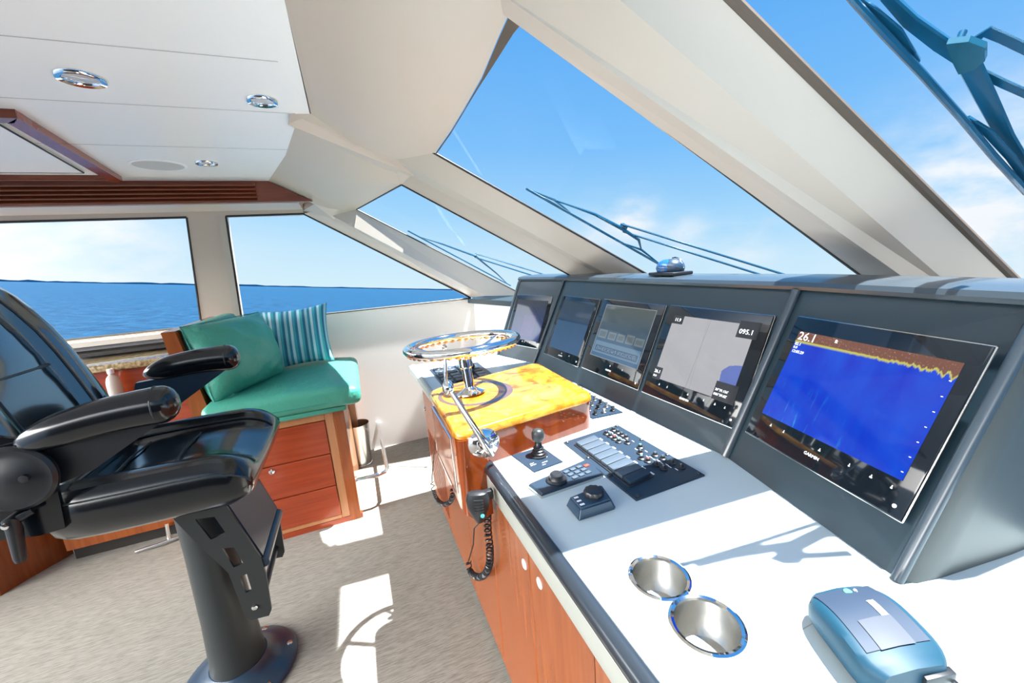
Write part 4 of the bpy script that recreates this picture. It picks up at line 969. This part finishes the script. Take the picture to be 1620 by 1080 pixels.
# port cabinet with stone top and bottle, behind the helm chair
pc_ = thing('side_cabinet', (-1.4, 3.3, 0), 'low cherry wood side cabinet with brown granite top under the aft window', 'cabinet')
build(MB().box(-1.79, -1.09, 3.12, 3.62, .46, 1.11), 'body', 'drawer', pc_, smooth=False)
build(MB().rbox(-1.79, -1.09, 3.08, 3.62, 1.115, 1.160, .012, 3), 'stone_top', 'granite', pc_)
build(MB().box(-1.79, -.87, 2.97, 3.62, .09, .455), 'front_panel', 'wood', pc_, smooth=False)
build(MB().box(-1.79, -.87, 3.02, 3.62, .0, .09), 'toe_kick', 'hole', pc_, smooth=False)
p = Y(168, 612, 3.02); p = V((-1.40, 3.02, .98))
# shelf carrying the bottle
build(MB().box(-1.79, -1.11, 2.98, 3.12, .94, .96), 'shelf', 'wood', pc_, smooth=False)
bt = thing('bottle', (-1.40, 3.05, .96), 'small clear plastic bottle with white cap standing behind the near armrest', 'bottle')
pb_ = V((-1.40, 3.05, .96))
build(MB().lathe([(.0, 0), (.034, .0), (.036, .01), (.036, .08), (.034, .10), (.026, .125), (.013, .14), (.013, .15)], pb_, n=24), 'body', 'bottle', bt); build(MB().lathe([(.0, .148), (.016, .148), (.016, .172), (.014, .175), (.0, .175)], pb_, n=20), 'cap', 'white', bt)
# corner of a wooden base at the lower left
wb = [Z(0, 940, 0), Z(47, 914, 0), Z(47, 914, 0)+V((-.25, .5, 0)), V((-2.9, 3.0, 0))]
wcb = thing('table_base', wb[1], 'corner of a low wooden cabinet base at the lower left edge of the carpet', 'cabinet')
wz = V((-1.80, 2.72, 0)); q = [V((-2.7, 2.62, 0)), Z(2, 942, 0), Z(48, 914, 0), V((-1.84, 3.10, 0)), V((-2.7, 3.10, 0))]
build(MB().slab(q, (0, 0, .21)), 'plinth', 'wood', wcb, smooth=False)
build(MB().slab([p+V((0, 0, .21)) for p in q], (0, 0, .30)), 'body', 'wood', wcb, smooth=False)
# waste bin and hoop rail
bc_ = Z(575, 733, 0)
bin_ = thing('waste_bin', bc_, 'tapered brushed steel waste bin standing on the floor beside the settee', 'bin')
mb = MB(); n = 40; prof = [(.001, .004), (.068, .004), (.070, .01), (.092, .36), (.094, .365), (.090, .362), (.066, .012), (.001, .012)]
mb.loft([[bc_+V((r*math.cos(2*math.pi*j/n), r*math.sin(2*math.pi*j/n), h)) for j in range(n)] for r, h in prof]); build(mb, 'body', 'steel', bin_)
build(MB().lathe([(.072, 0), (.074, .003), (.074, .012), (.072, .014)], bc_, n=40), 'base_ring', 'chrome', bin_)
hz_ = Y(590, 753, 2.66).z; h1 = V((sx1-.0, 2.66, hz_)); h2 = Y(600, 751, 2.66); h3 = V((Y(612, 738, 2.74).x, 2.76, hz_)); h4 = V((h3.x, 3.3, hz_))
hoop = thing('hoop_rail', h1, 'chrome tubular foot rail curving out from the settee cabinet around the bin', 'rail')
pts = [h1, V((h3.x-.06, 2.66, hz_)), V((h3.x-.02, 2.675, hz_)), V((h3.x, 2.72, hz_)), V((h3.x, 2.9, hz_)), V((h3.x, 3.35, hz_)), V((h3.x, WY, hz_))]
build(MB().tube(pts, .014, 14), 'rail', 'chrome', hoop); build(MB().lathe([(.0, 0), (.028, 0), (.028, .006), (.016, .01)], h1, (1, 0, 0), 24), 'flange', 'chrome', hoop)
struct(MB().box(sx1+.001, -.105, 3.38, 3.62, 0, .58), 'trim_13', 'oak', smooth=False)

# ================================================================== HELM CHAIR
CX, CY = -.645, 1.72
ch = thing('helm_chair', (CX, CY, 0), 'large black leather helm chair with armrests and footrest on a round pedestal', 'chair')
build(MB().lathe([(.0, 0), (.205, 0), (.208, .008), (.200, .016), (.160, .028), (.118, .050), (.102, .075), (.0, .08)], (CX, CY, 0), n=56), 'base_flange', 'navy', ch)
for k in range(6):
    a = k*math.pi/3+.2; build(MB().lathe([(.012, 0), (.012, .006), (.006, .008), (.0005, .008)], (CX+.178*math.cos(a), CY+.178*math.sin(a), .018), (0, 0, 1), 14), 'bolt', 'chrome', ch)
build(MB().lathe([(.100, .06), (.094, .12), (.086, .30), (.080, .60), (.080, .87), (.0, .87)], (CX, CY, 0), n=48), 'pedestal', 'powder', ch)
build(MB().rbox(CX-.26, CX+.14, CY-.2, CY+.2, .86, .905, .012, 2), 'seat_mount', 'powder', ch)
# seat: upholstered U section lofted fore and aft
def sect(x, zc, hw, top, bol, drop=0, thick=.14, vs=1.0):
    pts = [(-hw+.05, -thick), (-hw+.012, -thick*.82), (-hw-.012, -thick*.4), (-hw-.010, bol*.1), (-hw+.012, bol*.8), (-hw+.050, bol), (-hw+.085, bol*.82), (-hw+.115, bol*.25), (-hw+.16, 0), (-.06, -.008+top), (.06, -.008+top)]
    full = pts + [(-a, b) for a, b in pts[:-2][::-1]]
    return [V((x, CY+a, zc-.048+(b+.048)*vs)) for a, b in full]
xsn = [-.905, -.898, -.87, -.80, -.70, -.58, -.505]
zcn = [1.000, 1.005, 1.01, 1.01, 1.01, 1.01, 1.008]; hwn = [.24, .265, .275, .285, .29, .29, .29]
bon = [.03, .038, .040, .042, .045, .045, .045]; vsn = [.5, .8, 1, 1, 1, 1, 1]
for k in range(1, 10):
    a = math.pi/2*k/9; xsn.append(-.505+.118*math.sin(a)); zcn.append(1.008-.012*math.sin(a)); hwn.append(.29-.012*(1-math.cos(a))); bon.append(.045); vsn.append(max(.04, math.cos(a)**.9))
mb = MB(); mb.loft([sect(x, z, h, .005, b, 0, .14, v_) for x, z, h, b, v_ in zip(xsn, zcn, hwn, bon, vsn)])
seat = build(mb, 'seat', 'leather', ch)
for sgn in (-1, 1):
    mb = MB(); mb.tube([V((x, CY+sgn*(h-.103), z-.048+(b*.45+.048)*v_+.003)) for x, z, h, b, v_ in list(zip(xsn, zcn, hwn, bon, vsn))[2:14]], .004, 6); build(mb, 'piping', 'leather2', seat)
    mb = MB(); mb.tube([V((x, CY+sgn*(h+.0115), z-.048+(b*.1+.048)*v_)) for x, z, h, b, v_ in list(zip(xsn, zcn, hwn, bon, vsn))[2:15]], .003, 6); build(mb, 'piping', 'leather2', seat)
for xq in (-.80, -.64):
    mb = MB(); mb.tube([V((xq+.004*math.sin(k*1.1), CY-.165+.33*k/8, 1.01+(.004 if 1 < k < 7 else .002))) for k in range(9)], .0035, 6); build(mb, 'seam', 'powder', seat)
# backrest
def bsec(s, zc, hw, th, cen):                         # s: x of front face centre
    pts = []
    P_ = [(-hw, -.02), (-hw-.006, .01), (-hw+.01, .045), (-hw+.045, .056), (-hw+.09, .042), (-hw+.12, .012), (-.07, cen), (.07, cen)]
    P_ = P_+[(-a, b) for a, b in P_[:-2][::-1]]
    fr_ = [V((s+b, CY+a, zc)) for a, b in P_]; bkp = [V((s-th, CY+hw*.8, zc)), V((s-th-.02, CY, zc)), V((s-th, CY-hw*.8, zc))]
    return fr_+bkp
zz = [1.02, 1.10, 1.20, 1.30, 1.40, 1.48, 1.55, 1.60, 1.635, 1.652, 1.66]
sxn = [-.93-.30*(z-1.05)-.10*max(0, z-1.45) for z in zz]
hh = [.235, .25, .262, .262, .255, .245, .228, .205, .170, .13, .08]
tt = [.09, .11, .12, .12, .11, .10, .09, .08, .06, .04, .02]
mb = MB(); mb.loft([bsec(s, z, h, t_, 0.012 if z < 1.38 else .022) for s, z, h, t_ in zip(sxn, zz, hh, tt)])
back = build(mb, 'backrest', 'leather3', ch)
mb = MB(); k = [V((s+.016, CY+a, 1.36+.0*a)) for a, s in ((-.15, -1.028), (-.05, -1.024), (.05, -1.024), (.15, -1.028))]; build(mb.tube(k, .006, 6), 'seam', 'leather2', back)
for sgn in (-1, 1):
    mb = MB(); mb.tube([V((s+.040, CY+sgn*(h-.092), z)) for s, z, h in zip(sxn[:8], zz[:8], hh[:8])], .004, 6); build(mb, 'piping', 'leather2', back)
# armrests
def arm(yc, x0, x1, z0, z1):
    mb = MB(); rings = []
    n = 27
    for k in range(n):
        t = .5-.5*math.cos(math.pi*k/(n-1)); x = lerp(x0, x1, t)
        e = math.sqrt(max(0, 1-max(0, (t-.87)/.13)**2.2)) if t > .5 else (1-max(0, 1-t/.34)**2.3)**.6
        e = max(e, .05); w = .050*(.75+.25*t)*e; h = .056*(.80+.20*t)*e; zc = lerp(z0, z1, t)+.014*math.sin(math.pi*t)
        rings.append([V((x, yc+w*abs(math.cos(a))**.8*(1 if math.cos(a) > 0 else -1), zc+h*abs(math.sin(a))**.85*(1 if math.sin(a) > 0 else -1))) for a in [2*math.pi*i/24 for i in range(24)]])
    mb.loft(rings); a = build(mb, 'armrest', 'leather', ch)
    xs_ = lerp(x0, x1, .86); zc = lerp(z0, z1, .86)+.006
    mb = MB(); mb.tube([V((xs_, yc+.0475*math.cos(q_)*1.0, zc+.0545*math.sin(q_))) for q_ in [2*math.pi*i/28 for i in range(28)]], .0028, 6, closed=True); build(mb, 'piping', 'leather2', a)
    return a
arm(1.415, -.885, -.515, 1.215, 1.262); arm(2.03, -.835, -.490, 1.25, 1.272)
mb = MB(); mb.slab([Y(*q, 1.43) for q in ((30, 702), (120, 690), (262, 664), (229, 686), (186, 716), (150, 742), (97, 764), (20, 775))], (0, .02, 0)); build(mb, 'arm_bracket', 'black', ch, smooth=False)
mb = MB(); mb.slab([V((-.86, 2.016, 1.222)), V((-.52, 2.016, 1.242)), V((-.76, 2.016, 1.09)), V((-.92, 2.016, 1.05))], (0, .028, 0)); build(mb, 'arm_bracket', 'navy', ch, smooth=False)
build(MB().rbox(-1.08, -.86, CY-.24, CY+.24, .93, 1.045, .02, 3), 'seat_hinge_housing', 'leather', ch)
# reclining mechanism on the near side
p0_ = V((0, 1.425, 0))
def cy(x, y, c=1.41): p = Y(x, y, c); return (p.x, p.z)
mb = MB(); mb.curvefill([[cy(*q) for q in ((-40, 690), (60, 700), (85, 765), (100, 838), (60, 850), (-40, 862))]], (0, 1.425, 0), (1, 0, 0), (0, 0, 1), .012); build(mb, 'side_plate', 'leather', ch, smooth=False)
hc_ = Y(22, 757, 1.405)
build(MB().lathe([(.0, -.01), (.082, -.01), (.090, -.004), (.090, .006), (.082, .014), (.060, .012), (.045, .020), (.0005, .022)], hc_, (0, -1, 0), 48), 'recline_hub', 'black', ch)
build(MB().lathe([(.01, 0), (.01, .012), (.0005, .013)], hc_+V((.035, -.018, .004)), (0, -1, 0), 16), 'bolt', 'black', ch)
hp = Y(20, 824, 1.39); lvv = Y(33, 888, 1.38)
ll = build(MB().tube([hp+V((0, .03, .0)), hp+V((0, -.006, 0)), hp.lerp(lvv, .2), hp.lerp(lvv, .9), lvv], [.016, .018, .016, .013, .010], 12), 'clamp_lever', 'black', ch)
build(MB().tube([hp+V((0, -.006, 0)), Y(52, 808, 1.40)], [.010, .008], 10), 'lever_arm', 'black', ch)
build(MB().lathe([(.008, 0), (.008, .004), (.0005, .005)], hp+V((0, -.024, 0)), (0, -1, 0), 14), 'lever_screw', 'chrome', ll)
# footrest: two pierced plates, a board and a tube
def ypx(pts, yc): return [cy(*q, yc) for q in pts]
yn = 1.56
outer = [(262, 806), (300, 796), (352, 790), (367, 812), (413, 880), (421, 905), (430, 962), (426, 972), (398, 979), (390, 974), (384, 962), (362, 905), (350, 893), (322, 868)]
holes = [[(309, 820), (340, 816), (358, 842), (334, 852)], [(352, 866), (371, 864), (386, 890), (370, 896)], [(379, 911), (391, 906), (399, 932), (389, 936)]]
mb = MB(); mb.curvefill([ypx(outer, yn)]+[ypx(h, yn) for h in holes], (0, yn, 0), (1, 0, 0), (0, 0, 1), .010); fb = build(mb, 'footrest_bracket', 'powder', ch, smooth=False)
build(MB().lathe([(.010, 0), (.010, .004), (.006, .006), (.0005, .006)], Y(403, 960, yn-.006), (0, -1, 0), 18), 'bracket_screw', 'chrome', fb)
yo = 1.90
# the far plate mirrors the near one
mb = MB(); mb.curvefill([ypx(outer, yn)]+[ypx(h, yn) for h in holes], (0, yo, 0), (1, 0, 0), (0, 0, 1), .010); build(mb, 'footrest_bracket', 'powder', ch, smooth=False)
pa_ = V((cy(355, 800, yn)[0]-.005, 0, cy(355, 800, yn)[1])); pb2 = V((cy(412, 884, yn)[0]-.004, 0, cy(412, 884, yn)[1])); pc2 = V((cy(424, 960, yn)[0], 0, cy(424, 960, yn)[1]))
m = MB(); m.slab([V((pa_.x, yn+.01, pa_.z)), V((pa_.x, yo-.01, pa_.z)), V((pb2.x, yo-.01, pb2.z)), V((pb2.x, yn+.01, pb2.z))], (.012, 0, .006)); build(m, 'footrest_board', 'navy', ch, smooth=False)
build(MB().tube([V((pb2.x+.01, yn+.005, pb2.z-.02)), V((pb2.x+.01, yo-.005, pb2.z-.02))], .020, 16), 'footrest_tube', 'navy', ch)
build(MB().tube([V((pc2.x-.02, yn+.005, pc2.z+.02)), V((pc2.x-.02, yo-.005, pc2.z+.02))], .012, 14), 'footrest_tube', 'powder', ch)
# chrome foot pull on the set-back panel
fp = Y(263, 835, 2.93); fo = thing('floor_latch', V((fp.x, 2.93, 0)), 'small chrome bar latch at the carpet edge under the chair seat', 'latch')
t0q = Z(262, 853, .0); build(MB().tube([V((fp.x, 2.93, .02)), V((fp.x, 2.95, .12))], .012, 12), 'post', 'chrome', fo); build(MB().tube([V((fp.x-.16, 2.90, .012)), V((fp.x-.05, 2.90, .02)), V((fp.x+.06, 2.93, .02))], .010, 10), 'foot_bar', 'chrome', fo)

# ================================================================== WIPERS (outside the glass)
def GO(x, y, o=.05): return G(x, y, -o)
def bar(p, q, w, h, nrm=GN): 
    d = (q-p).normalized(); s = d.cross(nrm).normalized(); return MB().obox((p+q)/2, (q-p)/2, s*w/2, nrm*h/2, min(w, h)*.25, 1)
def wiper(tip, heel, joint, arm_ends, off, scale, label, arc=.02):
    T_, H_, J_ = GO(*tip, off), GO(*heel, off), GO(*joint, off+.02)
    w = thing('windscreen_wiper', J_, label, 'wiper', 'wipers outside the windscreen')
    n = 10; pts = [T_.lerp(H_, i/n)-GN*.0 for i in range(n+1)]
    mb = MB()
    for a, b in zip(pts, pts[1:]): pass
    build(bar(T_, H_, .010*scale, .012*scale), 'rubber_blade', 'wiper', w)
    for (a, b, c) in ((0.03, .30, .18), (.70, .97, .82)):
        mb = MB(); A = T_.lerp(H_, a)+GN*.004; B = T_.lerp(H_, b)+GN*.004; Cc = T_.lerp(H_, c)+GN*.022*scale; mb.tube([A, Cc, B], [.003*scale, .007*scale, .003*scale], 8); build(mb, 'blade_claw', 'wiper', w)
    mb = MB(); up = (J_-T_.lerp(H_, .5)); mb.tube([T_.lerp(H_, .18)+GN*.022*scale, T_.lerp(H_, .34)+up*.75+GN*.01, J_, T_.lerp(H_, .66)+up*.75+GN*.01, T_.lerp(H_, .82)+GN*.022*scale], [.004*scale, .008*scale, .010*scale, .008*scale, .004*scale], 8); build(mb, 'blade_spine', 'wiper', w)
    mb = MB(); mb.obox(J_+GN*.012, (T_-H_).normalized()*.018*scale, GN.cross((T_-H_).normalized())*.016*scale, GN*.012*scale, .004, 2); build(mb, 'joint_bracket', 'wiper', w)
    for (a, b) in arm_ends: build(bar(GO(*a, off+.03), GO(*b, off+.03), .012*scale, .008*scale), 'arm', 'wiper', w)
    return w
wiper((832, 298), (1047, 420), (985, 362), (((982, 354), (1250, 437)), ((985, 366), (1215, 438))), .03, .9, 'blue-green twin-arm wiper over the middle windscreen, above the compass')
AN = (A_bl-A_tl).cross(A_br-A_tl).normalized(); AN = AN if AN.z > 0 else -AN
def wiperA():
    P_ = lambda x, y, o=.03: PL(x, y, A_tl+AN*o, AN)
    T_, H_, J_ = P_(645, 365), P_(808, 452), P_(752, 405, .05)
    w = thing('windscreen_wiper', J_, 'small pale blue-green wiper over the far left windscreen pane', 'wiper', 'wipers outside the windscreen')
    s = .8
    build(MB().tube([T_, H_], .006, 8), 'rubber_blade', 'wiper', w)
    build(MB().tube([T_.lerp(H_, .1), P_(700, 386, .05), J_, P_(785, 432, .05), T_.lerp(H_, .97)], [.003, .006, .007, .006, .003], 8), 'blade_spine', 'wiper', w)
    for a, b in (((752, 401), (868, 436)), ((752, 407), (850, 438))): build(MB().tube([P_(*a, .06), P_(*b, .06)], .005, 8), 'arm', 'wiper', w)
    mb = MB(); mb.sph(J_, .012); build(mb, 'joint_bracket', 'wiper', w)
wiperA()
# the near one, seen large at the upper right
def wiperC():
    o = .075; GO = lambda x, y, o=.05: GC(x, y, -o+.045)
    w = thing('windscreen_wiper', GO(1530, 92, o), 'big bright blue wiper close overhead at the upper right, cut off by the frame', 'wiper', 'wipers outside the windscreen')
    B1 = [GO(*q, .05) for q in ((1340, -10), (1400, 55), (1460, 118), (1520, 185), (1570, 245), (1625, 305))]
    build(MB().tube(B1, [.006, .007, .007, .007, .007, .007], 8), 'rubber_blade', 'wiper', w)
    def ribbon(pts, ws, th, name, oo=.07):
        P_ = [GO(*q, oo) for q in pts]; mb = MB(); rings = []
        for i, p in enumerate(P_):
            a = P_[max(i-1, 0)]; b = P_[min(i+1, len(P_)-1)]; d = (b-a).normalized(); s = d.cross(GN).normalized()
            q = ws[i]; rings.append([p+s*q+GN*0, p+s*q*.55+GN*th, p-s*q*.55+GN*th, p-s*q+GN*0, p-s*q*.8-GN*th*.3, p+s*q*.8-GN*th*.3])
        mb.loft(rings); return build(mb, name, 'wiper', w)
    ribbon(((1395, -12), (1440, 35), (1490, 72), (1530, 95), (1560, 155), (1590, 215), (1630, 275)), (.008, .012, .014, .017, .016, .014, .010), .012, 'blade_spine', .085)
    ribbon(((1345, -8), (1385, 22), (1420, 52), (1452, 98)), (.005, .008, .009, .004), .007, 'blade_claw', .062)
    ribbon(((1530, 188), (1565, 212), (1600, 250), (1632, 300)), (.004, .009, .009, .006), .007, 'blade_claw', .062)
    mb = MB(); P_ = lambda x, y: GO(x, y, .062)
    mb.slab([P_(1497, 70), P_(1532, 66), P_(1558, 76), P_(1558, 97), P_(1540, 112), P_(1516, 118), P_(1506, 98)], GN*.012); build(mb, 'joint_bracket', 'wiper2', w, smooth=False)
    mb = MB(); mb.tube([P_(1513, 75), P_(1513, 75)+GN*.03], .006, 10); build(mb, 'pin', 'wiper', w)
    ribbon(((1545, 62), (1562, 50), (1590, 62), (1640, 86)), (.008, .012, .010, .010), .006, 'arm', .11)
    ribbon(((1545, 112), (1590, 134), (1640, 156)), (.009, .009, .009), .006, 'arm', .10)
wiperC()
